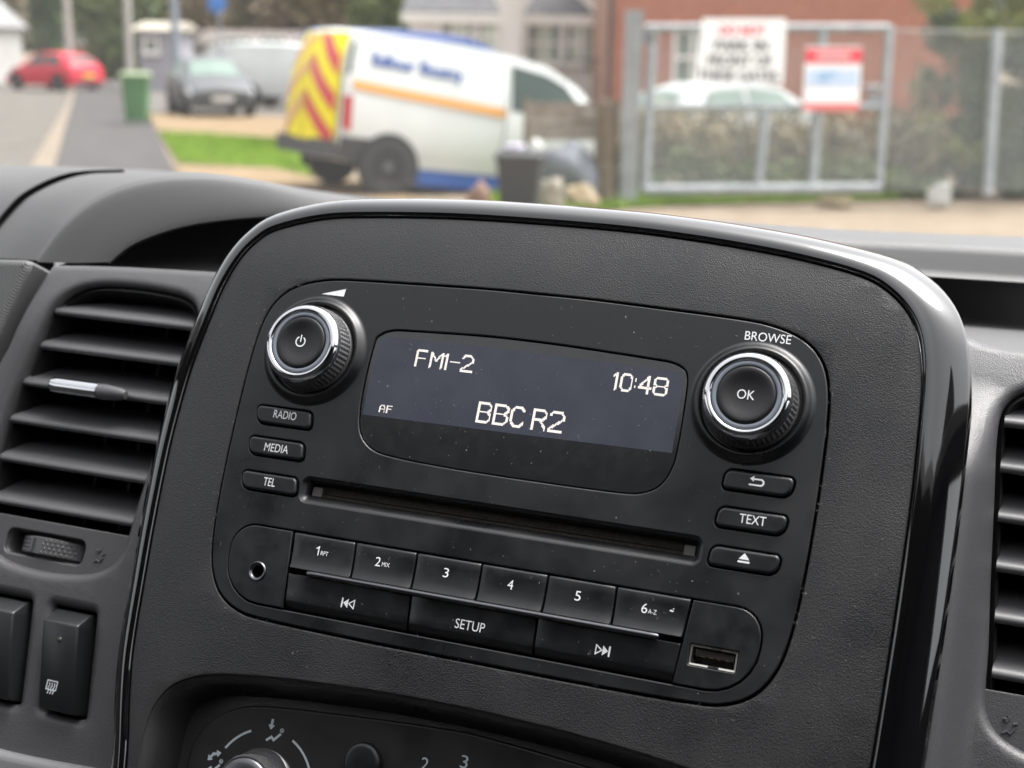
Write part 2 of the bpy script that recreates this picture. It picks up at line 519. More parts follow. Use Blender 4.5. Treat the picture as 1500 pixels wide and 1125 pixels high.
# knobs
for c, sym in zip(KN, ("power", "ok")):
    mb = MB()
    mb.lathe((c[0], c[1], 0), [(19.6, -0.03), (19.2, 0.06), (18.7, 0.3), (18.1, 0.9), (17.5, 1.7), (17.0, 2.3), (16.5, 2.5), (15.7, 2.2), (15.4, 1.2), (15.4, -1)], 72)
    mb.build("knob_collar", radio_m, radio, angle=60)
    mb = MB()
    n, rows = 108, []
    for i, (r, w) in enumerate([(14.8, -0.5), (14.8, 1.2), (14.5, 1.6)] + [(14.0 - 0.08 * q, 2.0 + 0.72 * q) for q in range(9)] + [(13.6, 8.2), (12.8, 8.4)]):
        k0 = 3 <= i <= 11
        rows.append([(c[0] + (r + (0.55 if k0 and k % 2 and i % 2 == 0 else 0)) * math.cos(2 * math.pi * k / n),
                      c[1] + (r + (0.55 if k0 and k % 2 and i % 2 == 0 else 0)) * math.sin(2 * math.pi * k / n), w) for k in range(n)])
    mb.loft(rows, closed=True, cap1=True)
    kb = mb.build("knob", knurl_m, radio, angle=6)
    mb = MB()
    mb.lathe((c[0], c[1], 0), [(13.3, 7.6), (13.55, 8.3), (13.5, 9.0), (13.15, 9.8), (12.6, 10.5), (11.9, 10.95), (11.2, 11.0), (10.75, 10.7), (10.6, 10.2), (10.6, 9.4)], 72)
    mb.build("chrome_ring", chrome_m, kb, angle=70)
    mb = MB()
    mb.lathe((c[0], c[1], 0), [(10.6, 9.6), (10.5, 10.3), (10.2, 10.55), (9.3, 10.55), (9.05, 10.3), (9.0, 9.2)], 64)
    mb.build("grey_ring", greyring_m, kb, angle=50)
    mb = MB()
    mb.lathe((c[0], c[1], 0), [(8.85, 9.0), (8.85, 10.3), (8.6, 10.75), (8.0, 10.9), (7.0, 10.75), (5.5, 10.3), (4, 9.95), (2, 9.75), (0, 9.7)], 64)
    mb.build("cap", cap_m, kb, angle=60)
    if sym == "power":
        q = (c[0] - 0.4, c[1] + 0.3)
        arc = [(math.cos(math.radians(a)), math.sin(math.radians(a))) for a in range(125, 416, 15)]
        strokes([arc, [(0, 1.25), (0, 0.05)]], q[0], q[1], 1.65, 9.97, 0.42, print_m, kb, "symbol")
    else:
        lettering("OK", c[0] - 0.2, c[1] + 0.1, 5.3, 2.9, 9.98, print_m, kb)

# display
disp = plate("display_window", [DISP], -2.6, -0.35, 0.25, vary(mat("display_lens", (.016, .017, .018), 0.16, coat=0.5), (.13,) * 3, (.20,) * 3, 150, .45, .7, target="Roughness"), radio)
lcd_m = vary(mat("lcd_backlit", (.03, .033, .05), 0.32, emit=(.30, .33, .47), estr=0.016), (.018, .021, .032), (.036, .040, .054), 60, .3, .75)
LCD = [(-51.6, 20.0), (-51.0, 20.4), (0, 20.8), (51.0, 19.6), (52.6, 18.0), (53.3, 8), (53.2, -6.0), (0, -6.6), (-52.4, -7.0), (-52.6, 5)]
mb = MB()
mb.add([(p[0], p[1], -0.325) for p in LCD], [tuple(range(len(LCD)))])
mb.build("lcd_area", lcd_m, disp)
def octo(y0, y1, c=.22):
    h = (y1 - y0)
    return [(c, y0), (0, y0 + c * h), (0, y1 - c * h), (c, y1), (1 - c, y1), (1, y1 - c * h), (1, y0 + c * h), (1 - c, y0), (c, y0)]
GL = {'F': [[(0, 0), (0, 1), (1, 1)], [(0, .52), (.85, .52)]], 'M': [[(0, 0), (0, 1), (.5, .45), (1, 1), (1, 0)]],
      '1': [[(.1, .82), (.55, 1), (.55, 0)]], '-': [[(0, .5), (1, .5)]],
      '2': [[(0, .82), (.2, 1), (.8, 1), (1, .82), (1, .62), (0, .1), (0, 0), (1, 0)]], '0': [octo(0, 1)],
      '4': [[(.75, 0), (.75, 1), (0, .3), (1, .3)]], '8': [octo(0, .5), octo(.5, 1)],
      ':': [[(.5, .26), (.5, .34)], [(.5, .66), (.5, .74)]], 'A': [[(0, 0), (0, .7), (.3, 1), (.7, 1), (1, .7), (1, 0)], [(0, .4), (1, .4)]],
      'B': [[(0, 0), (0, 1), (.7, 1), (1, .86), (1, .66), (.75, .53), (0, .53)], [(.75, .53), (1, .4), (1, .14), (.75, 0), (0, 0)]],
      'C': [[(1, .8), (.75, 1), (.25, 1), (0, .8), (0, .2), (.25, 0), (.75, 0), (1, .2)]],
      'R': [[(0, 0), (0, 1), (.7, 1), (1, .86), (1, .66), (.75, .5), (0, .5)], [(.5, .5), (1, .1), (1, 0)]]}
lcdtext_m = mat("lcd_lit_dots", (.6, .58, .55), 0.4, emit=(1.0, .89, .84), estr=0.20)
def seg_dist(px, py, a, b):
    dx, dy = b[0] - a[0], b[1] - a[1]
    l = dx * dx + dy * dy
    t = 0 if l == 0 else max(0, min(1, ((px - a[0]) * dx + (py - a[1]) * dy) / l))
    return math.hypot(px - a[0] - t * dx, py - a[1] - t * dy)
def lcd_line(chars, cx, cy, hei, cell, adv, thick):
    """dot-matrix writing; adv: list of (char, x offset, width) in mm"""
    mb = MB()
    tot = max(x + w for _, x, w in adv)
    for ch, x, w in adv:
        paths = [[(x + a * w, b * hei) for a, b in p] for p in GL[ch]]
        i0, i1 = int((x - 1) / cell), int((x + w + 1) / cell) + 1
        for i in range(i0, i1):
            for j in range(-2, int(hei / cell) + 3):
                X, Y = (i + .5) * cell, (j + .5) * cell
                if any(seg_dist(X, Y, a, b) < thick for p in paths for a, b in zip(p[:-1], p[1:])):
                    q = cell * .46
                    ox, oy = cx - tot / 2 + X, cy - hei / 2 + Y
                    mb.add([(ox - q, oy - q, -0.29), (ox + q, oy - q, -0.29), (ox + q, oy + q, -0.29), (ox - q, oy + q, -0.29)], [(0, 1, 2, 3)])
    return mb.build("lcd_text", lcdtext_m, disp)
c = uv(651, 529, -.3)
lcd_line("FM1-2", c[0], c[1], 5.1, .40, [('F', 0, 3.5), ('M', 5.1, 4.0), ('1', 9.6, 2.2), ('-', 12.3, 2.9), ('2', 16.3, 3.7)], .31)
c = uv(937, 562.5, -.3)
lcd_line("10:48", c[0], c[1], 5.3, .40, [('1', 0, 2.0), ('0', 2.8, 3.4), (':', 6.7, 1.3), ('4', 8.6, 4.0), ('8', 13.6, 4.0)], .33)
c = uv(762, 611, -.3)
lcd_line("BBC R2", c[0], c[1], 6.3, .44, [('B', 0, 4.2), ('B', 5.8, 4.2), ('C', 11.6, 4.0), ('R', 18.9, 4.2), ('2', 24.5, 4.4)], .40)
c = uv(565, 599, -.3)
lcd_line("AF", c[0], c[1], 2.2, .26, [('A', 0, 1.7), ('F', 2.6, 1.6)], .2)

# side buttons
def side_button(c, side, word, wid=0, px=None):
    b = plate("button", [side_button_outline(c, side)], -2.0, 1.15, 0.85, button_m, radio, res=4, angle=40)
    q = uv(px[0], px[1], 1.15)
    if word == "back":
        ar = [(.15, -1.1), (1.1, -1.1), (1.5, -.9), (1.75, -.5), (1.75, -.1), (1.5, .3), (1.1, .5), (-1.2, .5)]
        strokes([[(-1.9, -1.1)] + ar], q[0], q[1] + .2, 1.12, 1.18, .5, print_m, b, "symbol")
        filled([[(-2.0, .55), (-.9, -.25), (-.9, 1.35)]], q[0], q[1] + .2, 1.12, 1.21, print_m, b, "symbol")
    elif word == "eject":
        filled([[(-1.6, -.35), (1.6, -.35), (0, 1.6)], [(-1.75, -1.35), (1.75, -1.35), (1.75, -.8), (-1.75, -.8)]], q[0], q[1], 1.0, 1.18, print_m, b, "symbol")
    else:
        lettering(word, q[0], q[1], wid, 2.75, 1.18, print_m, b)
for c, wd, wid, px in zip(LB, ("RADIO", "MEDIA", "TEL"), (8.6, 9.0, 4.4), ((417.6, 608), (405, 656.5), (394.7, 706))):
    side_button(c, -1, wd, wid, px)
for c, wd, wid, px in zip(RB, ("back", "TEXT", "eject"), (0, 8.0, 0), ((1109, 706), (1102.6, 761.5), (1090, 818))):
    side_button(c, 1, wd, wid, px)

# disc slot: funnel mouth, dusty felt lips inside
rows = []
for (g0, top, bot, w_) in ((0.15, 0, 0, -0.25), (-.5, 0, 0, -0.55), (-1.1, .1, .5, -1.3), (-1.7, .2, 1.2, -2.4), (-2.0, .2, 1.5, -3.4), (-2.1, .2, 1.5, -9)):
    o_ = rrect(-0.6, -34.6 + (bot - top) / 2, 135.6 + 2 * g0, 8.6 + 2 * g0 - top - bot + (1.2 if g0 < -1.5 else .6 if g0 < -1 else 0), max(2.6 + g0, .6), 5)
    rows.append([(p[0], p[1], w_) for p in o_])
mb = MB()
mb.loft(rows, closed=True)
slot = mb.build("disc_slot", radio_m, radio, angle=50)
felt_m = vary(mat("dusty_felt", (.03, .025, .02), 0.95), (.008, .007, .006), (.05, .04, .03), 900, .3, .75)
mb = MB()
mb.box((-0.6, -33.1, -6.4), (132, 3.0, 2.2))
mb.box((-0.6, -36.1, -6.0), (132, 2.4, 2.2))
mb.build("felt_lip", felt_m, slot)
for sx in (-1, 1):
    mb = MB()
    mb.box((-0.6 + sx * 63.5, -34.4, -4.6), (3.4, 3.0, 2.0))
    mb.build("slot_guide", mat("slot_guide_plastic", (.09, .085, .08), .55), slot)

# lower cluster: preset keys, lower keys, bar, sockets
def interp(a, b, t):
    return a + (b - a) * t
def strip_key(u0t, u0b, u1t, u1b, vt, vb, prof, name="key"):
    rows = []
    n = len(prof)
    def u_at(t0, b0, v):
        return interp(t0, b0, (vt - v) / (vt - vb))
    for e, dw in ((0.0, -1.6), (0.06, -.5), (0.22, -.16), (0.55, 0.0), (-0.55, 0.0), (-0.22, -.16), (-0.06, -.5), (0.0, -1.6)):
        first = len(rows) < 4
        row = []
        for (v, w_) in prof:
            u = (u_at(u0t, u0b, v) if first else u_at(u1t, u1b, v)) + e
            row.append((u, v, w_ + dw))
        rows.append(row)
    mid = []
    for k in range(1, 6):
        mid.append([tuple(interp(p, q, k / 6) for p, q in zip(a, b)) for a, b in zip(rows[3], rows[4])])
    mb = MB()
    mb.loft(rows[:4] + mid + rows[4:])
    return mb.build(name, button_m, radio, angle=40)
TOPP = [(-49.05, -2.2), (-49.08, -.2), (-49.2, .3), (-49.5, .58), (-49.9, .66), (-52, .5), (-55, .42), (-57.4, .5), (-59.0, .72), (-59.9, .98), (-60.5, 1.2), (-60.72, 1.0), (-60.8, -2)]
LOWP = [(-62.5, -2), (-62.55, .8), (-62.8, 1.1), (-63.4, 1.05), (-64.6, .95), (-66.5, .72), (-69, .62), (-71, .5), (-71.6, .35), (-72.6, -.35), (-73.7, -1.2), (-73.9, -1.6), (-73.95, -2.6)]
TD = [(-67.25, -66.15), (-44.5, -43.6), (-22.7, -22.3), (-.45, -.2), (21.6, 21.7), (43.6, 44.0), (66.9, 66.0)]
G = .22
names = [("1", (467, 807), "RPT", (475.5, 811)), ("2", (554, 822.7), "MIX", (565.3, 827.3)), ("3", (653.6, 839), None, None),
         ("4", (748, 856.5), None, None), ("5", (846.7, 873), None, None), ("6", (944.3, 891), "A-Z", (955.7, 896.3))]
for k in range(6):
    b = strip_key(TD[k][0] + G, TD[k][1] + G, TD[k + 1][0] - G, TD[k + 1][1] - G, -49, -61.3, TOPP, "preset_key")
    n_, px, s_, px2 = names[k]
    q = uv(*px, .5)
    if n_ == "1":
        strokes([[(-.75, .75), (.0, 1.3), (.0, -1.3)]], q[0], q[1], 1.0, .62, .4, print_m, b, "lettering")
    else:
        lettering(n_, q[0], q[1], 1.85, 2.95, .62, print_m, b)
    if s_:
        q = uv(*px2, .5)
        lettering(s_, q[0], q[1], 2.7 if s_ != "A-Z" else 2.6, 1.35, .64, print_m, b)
    if n_ == "6":
        q = uv(984, 894.5, .5)
        filled([[(-.7, -.2), (.5, -.35), (.75, 0), (-.3, .2)], [(.2, .45), (.75, .5), (.7, .7), (.3, .75)]], q[0], q[1], 1.0, .6, print_m, b, "worn_spot")
LD = [(-66.1, -65.2), (-21.75, -21.2), (20.75, 21.0), (66.0, 65.3)]
for k in range(3):
    b = strip_key(LD[k][0] + G, LD[k][1] + G, LD[k + 1][0] - G, LD[k + 1][1] - G, -62.1, -74, LOWP, "function_key")
    if k == 1:
        q = uv(688.5, 916.5, .7)
        lettering("SETUP", q[0], q[1], 9.9, 3.0, .78, print_m, b)
    else:
        q = uv(*((510, 884), None, (882.7, 952.8))[k], .7)
        sg = 1 if k == 2 else -1
        st = filled([[(sg * x, y) for x, y in pl] for pl in ([(.0, -1.5), (1.75, 0), (.0, 1.5)], [(1.85, -1.55), (2.4, -1.55), (2.4, 1.55), (1.85, 1.55)])], q[0], q[1], 1.0, .80, print_m, b, "symbol")
        strokes([[(sg * -2.1, -1.35), (sg * -.25, 0), (sg * -2.1, 1.35), (sg * -2.1, -1.35)]], q[0], q[1], 1.0, .79, .36, print_m, b, "symbol")
mb = MB()                                            # satin bar between the two rows
rows = []
N = 10
for k in range(41):
    t = k / 40
    u = -58.7 + t * 118.2
    e = min(u + 58.7, 59.5 - u)
    r = .92 if e > .92 else math.sqrt(max(.92 ** 2 - (.92 - e) ** 2, 0.0004))
    if k in (0, 40):
        r = 0.05
    rows.append([(u, -61.75 + r * math.cos(math.pi * 2 * j / N), 2.35 + r * math.sin(math.pi * 2 * j / N)) for j in range(N)])
for u, r in ((-58.55, .45), (-58.3, .72), (-57.9, .9)):
    rows.insert(1 + [-58.55, -58.3, -57.9].index(u), [(u, -61.75 + r * math.cos(math.pi * 2 * j / N), 2.35 + r * math.sin(math.pi * 2 * j / N)) for j in range(N)])
for u, r in ((58.7, .9), (59.1, .72), (59.35, .45)):
    rows.insert(len(rows) - 1, [(u, -61.75 + r * math.cos(math.pi * 2 * j / N), 2.35 + r * math.sin(math.pi * 2 * j / N)) for j in range(N)])
mb.loft(rows, closed=True, cap0=True, cap1=True)
mb.box((.4, -61.72, .0), (115.5, 1.0, 3.6))
mb.build("trim_bar", satin_m, radio, angle=50)
# audio socket
JC = (-77.3, -63.8)
aux = plate("socket_panel", [offset(aux_outline(), 0.0), circle(JC[0], JC[1], 3.0)], -3.0, .55, .35, button_m, radio, res=3)
mb = MB()
mb.lathe((JC[0], JC[1], 0), [(3.2, .3), (3.25, .8), (2.9, 1.1), (2.4, .95), (1.95, .4), (1.75, -.6), (1.7, -1.5)], 32)
mb.f = [f for f in mb.f if len(f) == 4]
mb.build("jack_sleeve", satin_m, aux, angle=50, fix=False)
mb = MB()
mb.lathe((JC[0], JC[1], 0), [(1.72, -1.3), (1.72, -9), (0, -9)], 24)
mb.f = [f for f in mb.f if len(f) == 4]
mb.build("jack_hole", black_m, aux, fix=False)
# usb socket
UC = (75.9, -65.0)
usb = plate("socket_panel", [usb_outline(), rrect(UC[0], UC[1], 14.4, 6.3, .5, 3)], -3.0, .55, .35, button_m, radio, res=3)
usbmetal_m = mat("usb_shell_metal", (.75, .72, .66), .28, metal=1.0)
o1, o2 = rrect(UC[0], UC[1], 14.0, 5.9, .45, 3), rrect(UC[0], UC[1], 13.0, 4.9, .3, 3)
mb = MB()
mb.loft([[(p[0], p[1], w_) for p in o] for o, w_ in ((o1, -3), (o1, .35), (o2, .25), (o2, -9))], closed=True)
sh = mb.build("usb_shell", usbmetal_m, usb, angle=40)
mb = MB()
mb.box((UC[0], UC[1], -9.2), (13.4, 5.4, .4))
mb.build("usb_back", black_m, usb)
mb = MB()
mb.box((UC[0], UC[1] + 1.0, -5.2), (11.6, 1.9, 7.0))
tg = mb.build("usb_tongue", mat("usb_tongue_plastic", (.02, .015, .012), .5), usb)
mb = MB()
for k in range(4):
    mb.box((UC[0] - 3.6 + 2.4 * k, UC[1] - .02, -3.8), (.9, .16, 4.0))
mb.build("contact", mat("contact_metal", (.55, .40, .22), .35, metal=1.0), tg)
mb = MB()
for k in (-1, 1):
    mb.box((UC[0] + .4 + k * 0, UC[1] + k * 2.72, .33), (3.2, .5, .12))
mb.build("shell_notch", black_m, sh)
# print on the face
q = [uv(471, 430.5), uv(507, 423.5), uv(503.5, 434.5)]
mb = MB()
mb.add([(q[0][0], q[0][1], .02), (q[2][0], q[2][1], .02), (q[1][0], q[1][1], .02)], [(0, 1, 2)])
mb.build("volume_mark", print_m, radio)
q = uv(1125, 494.5)
lettering("BROWSE", q[0], q[1], 14.2, 2.85, .02, print_m, radio)

# dust and lint lying on the radio and the fascia
rnd = random.Random(4)
dust_m = mat("dust_lint", (.24, .24, .23), 0.9)
def dust(n_s, n_f, box, wf, name, parent, ok, smin=.06, smax=.2):
    mb = MB()
    k = 0
    while k < n_s:
        u, v = rnd.uniform(box[0], box[1]), rnd.uniform(box[2], box[3])
        if not ok(u, v):
            continue
        k += 1
        r = rnd.uniform(smin, smax) * (1 if rnd.random() < .9 else 1.8)
        a0 = rnd.random() * 6.28
        w_ = wf(u, v)
        pts = [(u + r * rnd.uniform(.5, 1.2) * math.cos(a0 + j * 1.26), v + r * rnd.uniform(.5, 1.2) * math.sin(a0 + j * 1.26), w_ + .04) for j in range(5)]
        mb.add(pts + [(u, v, w_ + .1)], [(j, (j + 1) % 5, 5) for j in range(5)])
    k = 0
    while k < n_f:
        u, v = rnd.uniform(box[0], box[1]), rnd.uniform(box[2], box[3])
        if not ok(u, v):
            continue
        k += 1
        a, l, bnd = rnd.random() * 6.28, rnd.uniform(.4, 1.5) , rnd.uniform(-1.8, 1.8)
        path = []
        for j in range(5):
            path.append((u, v, wf(u, v) + .07))
            u += l / 4 * math.cos(a); v += l / 4 * math.sin(a); a += bnd / 4
        mb.tube(path, .036, 4)
    o = mb.build(name, dust_m, parent)
    o["kind"] = "stuff"
    return o
def in_face(u, v):
    if abs(u) > 96 or v > 38 or v < -78:
        return False
    if -55 < u < 56 and -22 < v < 25 or abs(v + 34.6) < 5 and abs(u) < 69 or v < -48 and abs(u) < 90 and v > -75:
        return False
    if min(math.hypot(u - c[0], v - c[1]) for c in KN) < 22 or (abs(abs(u) - 80.5) < 12 and -39 < v < -8):
        return False
    return True
dust(120, 18, (-97, 97, -78, 38), lambda u, v: 0.0, "dust", radio, in_face)
dust(95, 10, (-50, 52, -19, 22), lambda u, v: -.33, "dust", disp, lambda u, v: True, .05, .24)
dust(60, 9, (-64, 64, -71, -50), lambda u, v: .62, "dust", radio, lambda u, v: (-56 < v < -50 or -71 < v < -66) and min(abs(u - t[0]) for t in TD) > 1.2, .05, .16)
dust(80, 20, (-118, 122, -96, 60), lambda u, v: -.33 + fb(u, v), "dust", console,
     lambda u, v: (abs(u) > 100 or v > 42 or v < -81) and not (v < -93) and abs(u) < 119 - max(0, (v - 20) * .45), .06, .18)
dust(60, 46, (-105, 118, -80, 45), lambda u, v: -.33 + fb(u, v), "lint", console,
     lambda u, v: 0.9 < min(math.hypot(u - p[0], v - p[1]) for p in RADIO[::2]) < 2.6 and (abs(u) > 97 or v < -79), .06, .16)

# ------------------------------------------------------------------ heater controls
climate = thing("heater_control_panel", "black heater control panel with clear dial and pale fan symbols in the lower recess", "control panel", PANEL)
cph = [(0, -100.9), (-20, -101.9), (-44, -103.7), (-71, -106.2), (-82, -109.2), (-90, -114.8), (-94.3, -122), (-95.2, -131), (-95, -148)]
cps = smooth_path(cph, 4, closed=False)
CPO = cps + [(-a, b) for a, b in cps[::-1][:-1]]
plate("control_plate", [CPO], -17.5, -13.8, .8, vary(mat("heater_plate_plastic", (.014, .013, .013), .42), (.34,) * 3, (.48,) * 3, 70, target="Roughness"), climate, res=3)
DC = (-66.5, -131.5)
W0 = -13.78
arcs = []
for a0, a1 in ((97, 97), (116, 149), (27, 64)):
    if a1 > a0:
        arcs.append([(math.cos(math.radians(a)), math.sin(math.radians(a))) for a in range(a0, a1 + 1, 4)])
strokes(arcs, DC[0], DC[1], 18.2, W0 + .02, .75, bluegrey_print_m, climate, "scale_arc")
def seat_icon(cx, cy, arrows, name):
    st = [[(-1.8, -1.6), (-.6, -.6), (.3, -1.3), (1.9, .5)]]
    o = strokes(st, cx, cy, 1.15, W0 + .03, .8, bluegrey_print_m, climate, name)
    mb = MB()
    mb.lathe((cx + 2.6, cy + 2.0, W0 + .03), [(.8, 0), (0, .0)], 16)
    for (x, y, a) in arrows:
        ca, sa = math.cos(math.radians(a)), math.sin(math.radians(a))
        for poly in ([(-2.0, -.45), (0, -.45), (0, .45), (-2.0, .45)], [(-.1, -1.2), (1.5, 0), (-.1, 1.2)]):
            mb.add([(cx + x + px * ca - py * sa, cy + y + px * sa + py * ca, W0 + .05) for px, py in poly], [tuple(range(len(poly)))])
    mb.build(name, bluegrey_print_m, climate)
q = uv(401, 1077, W0)
seat_icon(q[0], q[1], [(-1.5, 3.0, -90)], "airflow_symbol")
q = uv(312, 1122, W0)
seat_icon(q[0], q[1], [(-1.6, 2.6, -125), (.6, 4.2, 20)], "airflow_symbol")
clear_m = mat("smoky_dial_plastic", (.06, .06, .062), .12, coat=.8)
mb = MB()
mb.lathe((DC[0], DC[1], 0), [(12.2, -14.2), (12.2, -12.8), (11.0, -12.0), (10.4, -9), (10.2, -3.0), (9.6, -2.0), (6, -1.6), (0, -1.6)], 56)
dl = mb.build("dial", clear_m, climate, angle=50)
mb = MB()
mb.lathe((DC[0], DC[1], 0), [(9.4, -2.2), (9.3, -1.2), (8.6, -.5), (7.4, -.2), (5, .1), (0, .2)], 56)
mb.build("dial_cap", satin_m, dl, angle=60)
q = uv(529, 1116, -11)
mb = MB()
mb.lathe((q[0], q[1], 0), [(6.2, -14.2), (6.2, -11.6), (5.7, -10.9), (4.6, -10.7), (0, -10.9)], 40)
mb.build("round_button", button_m, climate, angle=50)
for ch, px in (("2", (622, 1120)), ("3", (680, 1117))):
    q = uv(*px, W0)
    lettering(ch, q[0], q[1] + .2, 2.5, 4.0, W0 + .03, bluegrey_print_m, climate)

# ------------------------------------------------------------------ dashboard
dash = thing("dashboard", "dark grey plastic van dashboard with tray hood and padded top around the console", "dashboard", PANEL)
def sheet(name, rows, m, parent, per=4, per_r=3, angle=60, thick=None):
    rows = [smooth_path([atd(*p) for p in r], per, closed=False) for r in rows]
    if per_r > 1:
        cols = [smooth_path([r[j] for r in rows], per_r, closed=False) for j in range(len(rows[0]))]
        rows = [[c[i] for c in cols] for i in range(len(cols[0]))]
    mb = MB()
    mb.loft(rows)
    return mb.build(name, m, parent, angle=angle)
def zrow(pts, d):
    return [(x, y, d) for x, y in pts]
AX = [(158, 386), (185, 363), (220, 346), (265, 332), (310, 324), (360, 319), (410, 316.5), (470, 316), (545, 319)]
BX = [(60, 384), (96, 340), (138, 305), (188, 281), (245, 268), (310, 265), (380, 272), (450, 285.5), (545, 303)]
BF = [(50, 381), (84, 330), (126, 293), (176, 269), (238, 257.5), (310, 257.5), (380, 266.5), (450, 280), (545, 298)]
CXX = [(5, 379), (46, 322), (90, 281), (150, 259), (238, 251.5), (310, 254), (380, 264), (450, 278.5), (545, 297)]
DX = [(-37, 378), (17, 312.5), (53, 282), (115, 257.5), (190, 253), (300, 255), (380, 266), (450, 281), (545, 299)]
hrows = [[(x + 6, y + 2, 640) for x, y in AX], [(x + 2, y + 1, 594) for x, y in AX], zrow(AX, 590), [(x - 1, y - 2, 589) for x, y in AX],
         [((a[0] * .55 + b[0] * .45), (a[1] * .55 + b[1] * .45), 590) for a, b in zip(AX, BX)], zrow(BX, 593), zrow([((a[0] + b[0]) / 2 - .6, (a[1] + b[1]) / 2 - .8) for a, b in zip(BX, BF)], 596),
         zrow(BF, 604), zrow(CXX, 650), zrow(DX, 725)]
sheet("tray_hood", hrows, hood_m, dash, per=4, per_r=3)
# groove and dash top beyond it
G1 = [(-40, 377, 722), (14, 311, 724), (50, 280.5, 726), (112, 256.5, 728), (190, 252.5, 735)]
grow = [[(x + 3, y + 1.5, d + 1) for x, y, d in G1], [(x + 1, y + 3, d + 7) for x, y, d in G1], [(x - 7, y + 1.5, d + 8) for x, y, d in G1], [(x - 8, y - 3, d + 2) for x, y, d in G1], [(x - 11, y - 5, d + 4) for x, y, d in G1]]
FARX = [(-150, 243), (-40, 241.5), (20, 242.2), (90, 244), (178, 248)]
mid = [((a[0] * .5 + b[0] * .5 - 12), (a[1] * .45 + b[1] * .55), 790) for a, b in zip(grow[-1], FARX)]
far = [(x, y, 880) for x, y in FARX]
far2 = [(x, y + 14, 900) for x, y in FARX]
sheet("dash_top", grow + [mid, far, far2], hood_m, dash, per=4, per_r=2)
# far edge of the dash behind the hood
sheet("dash_top", [[(150, 246.6, 878), (240, 250.3, 875), (330, 261, 870), (430, 274.5, 865), (545, 290, 860), (700, 306, 850)],
                   [(150, 262, 800), (240, 264, 800), (330, 275, 800), (430, 290, 800), (545, 305, 800), (700, 320, 800)]], hood_m, dash, per=3, per_r=1)
# dark carcass under the dashboard skins
mb = MB()
mb.box((-182, -70, -140), (240, 200, 100))
mb.box((190, -75, -150), (230, 200, 110))
mb.box((0, -70, -125), (260, 215, 150))
mb.build("dash_carcass", black_m, dash)
# main body of the dashboard across the cab, below and behind the visible skins
_v2p = PANEL.inverted() @ VEH
mb = MB(1.0)
sec = [(.14, -.62), (.13, -.30), (.13, -.20), (.15, -.165), (.20, -.152), (.60, -.158), (.66, -.18), (.66, -.62)]
mb.loft([[_v2p @ Vector((x_, y_, z_)) for y_, z_ in sec] for x_ in (-.89, -.5, 0, .5, .89)], closed=True, cap0=True, cap1=True)
mb.build("dash_body", dash_m, dash, angle=50)
mb = MB(1.0)
mb.box((0, .62, -.62), (1.8, .04, .95))
structure(mb.build("cab_front_wall", cabtrim_m, mw=VEH))
sheet("seam_backing", [[(-170, 352, 740), (80, 352, 740)], [(-170, 410, 740), (80, 410, 740)]], black_m, dash, per=2, per_r=1)  # black sheet added behind the gap to keep the seam dark
# tray floor and back
sheet("tray_floor", [[(40, 402, 592), (160, 402, 590), (250, 404, 588), (330, 408, 586), (420, 412, 584)],
                     [(100, 384, 622), (190, 384, 622), (270, 384, 622), (340, 384, 622), (430, 384, 622)],
                     [(140, 352, 680), (210, 350, 680), (280, 349, 680), (350, 348, 680), (440, 348, 680)],
                     [(140, 290, 690), (210, 285, 690), (280, 280, 690), (350, 285, 690), (440, 290, 690)]], mat("tray_plastic", (.085, .085, .087), .6), dash, per=3, per_r=2)
# lower left pad beside the vent surround
pad = [uv(x, y, -30) for x, y in ((-170, 377), (40, 382), (48, 384), (50, 389), (44, 402), (16, 462), (-9, 516), (-30, 572), (-60, 690), (-170, 760))]
weave_m = mat("woven_pad_plastic", (.085, .086, .087), .55)
wv = node(weave_m, "ShaderNodeTexWave", Scale=420.0)
wv.bands_direction = 'DIAGONAL'
weave_m.node_tree.links.new(coords(weave_m), wv.inputs["Vector"])
bp = node(weave_m, "ShaderNodeBump", Strength=.35, Distance=.0004)
weave_m.node_tree.links.new(wv.outputs["Fac"], bp.inputs["Height"])
weave_m.node_tree.links.new(bp.outputs[0], weave_m.node_tree.nodes["Principled BSDF"].inputs["Normal"])
plate("side_pad", [pad], -46, -27, 3.0, weave_m, dash, res=4, angle=50)
# right hand side: dash lip over a dark tray
XR = (1040, 1130, 1250, 1375, 1500, 1640)
def rr(ys, d):
    return [(x, y, d) for x, y in zip(XR, ys)]
rrows = [rr((330, 337, 344, 350, 355, 361), 800), rr((322, 329.5, 337, 342.5, 347, 352), 780), rr((323.5, 331, 339, 344.5, 349.5, 355), 700),
         rr((331, 338.5, 346.5, 352, 358, 364), 632), rr((334, 342, 350, 356, 362.5, 369), 620), rr((339, 347, 355, 361, 368, 375), 615),
         rr((355, 363, 374, 382, 390, 398), 613), rr((374, 384, 395, 403.5, 411.5, 420), 611), rr((376, 386, 397, 405.5, 413.5, 422), 613),
         rr((377, 387, 398, 406, 414, 422), 660)]
sheet("dash_lip", rrows, hood_m, dash, per=3, per_r=2)
sheet("tray_floor", [rr((368, 378, 388, 396, 404, 412), 690), rr((448, 450, 452, 457, 467, 477), 668), rr((452, 455, 458, 464, 474, 484), 655),
                     rr((476, 480, 484, 490, 499, 508), 560), rr((500, 506, 512, 517, 522, 530), 505)], mat("tray_plastic", (.085, .085, .087), .6), dash, per=3, per_r=2)

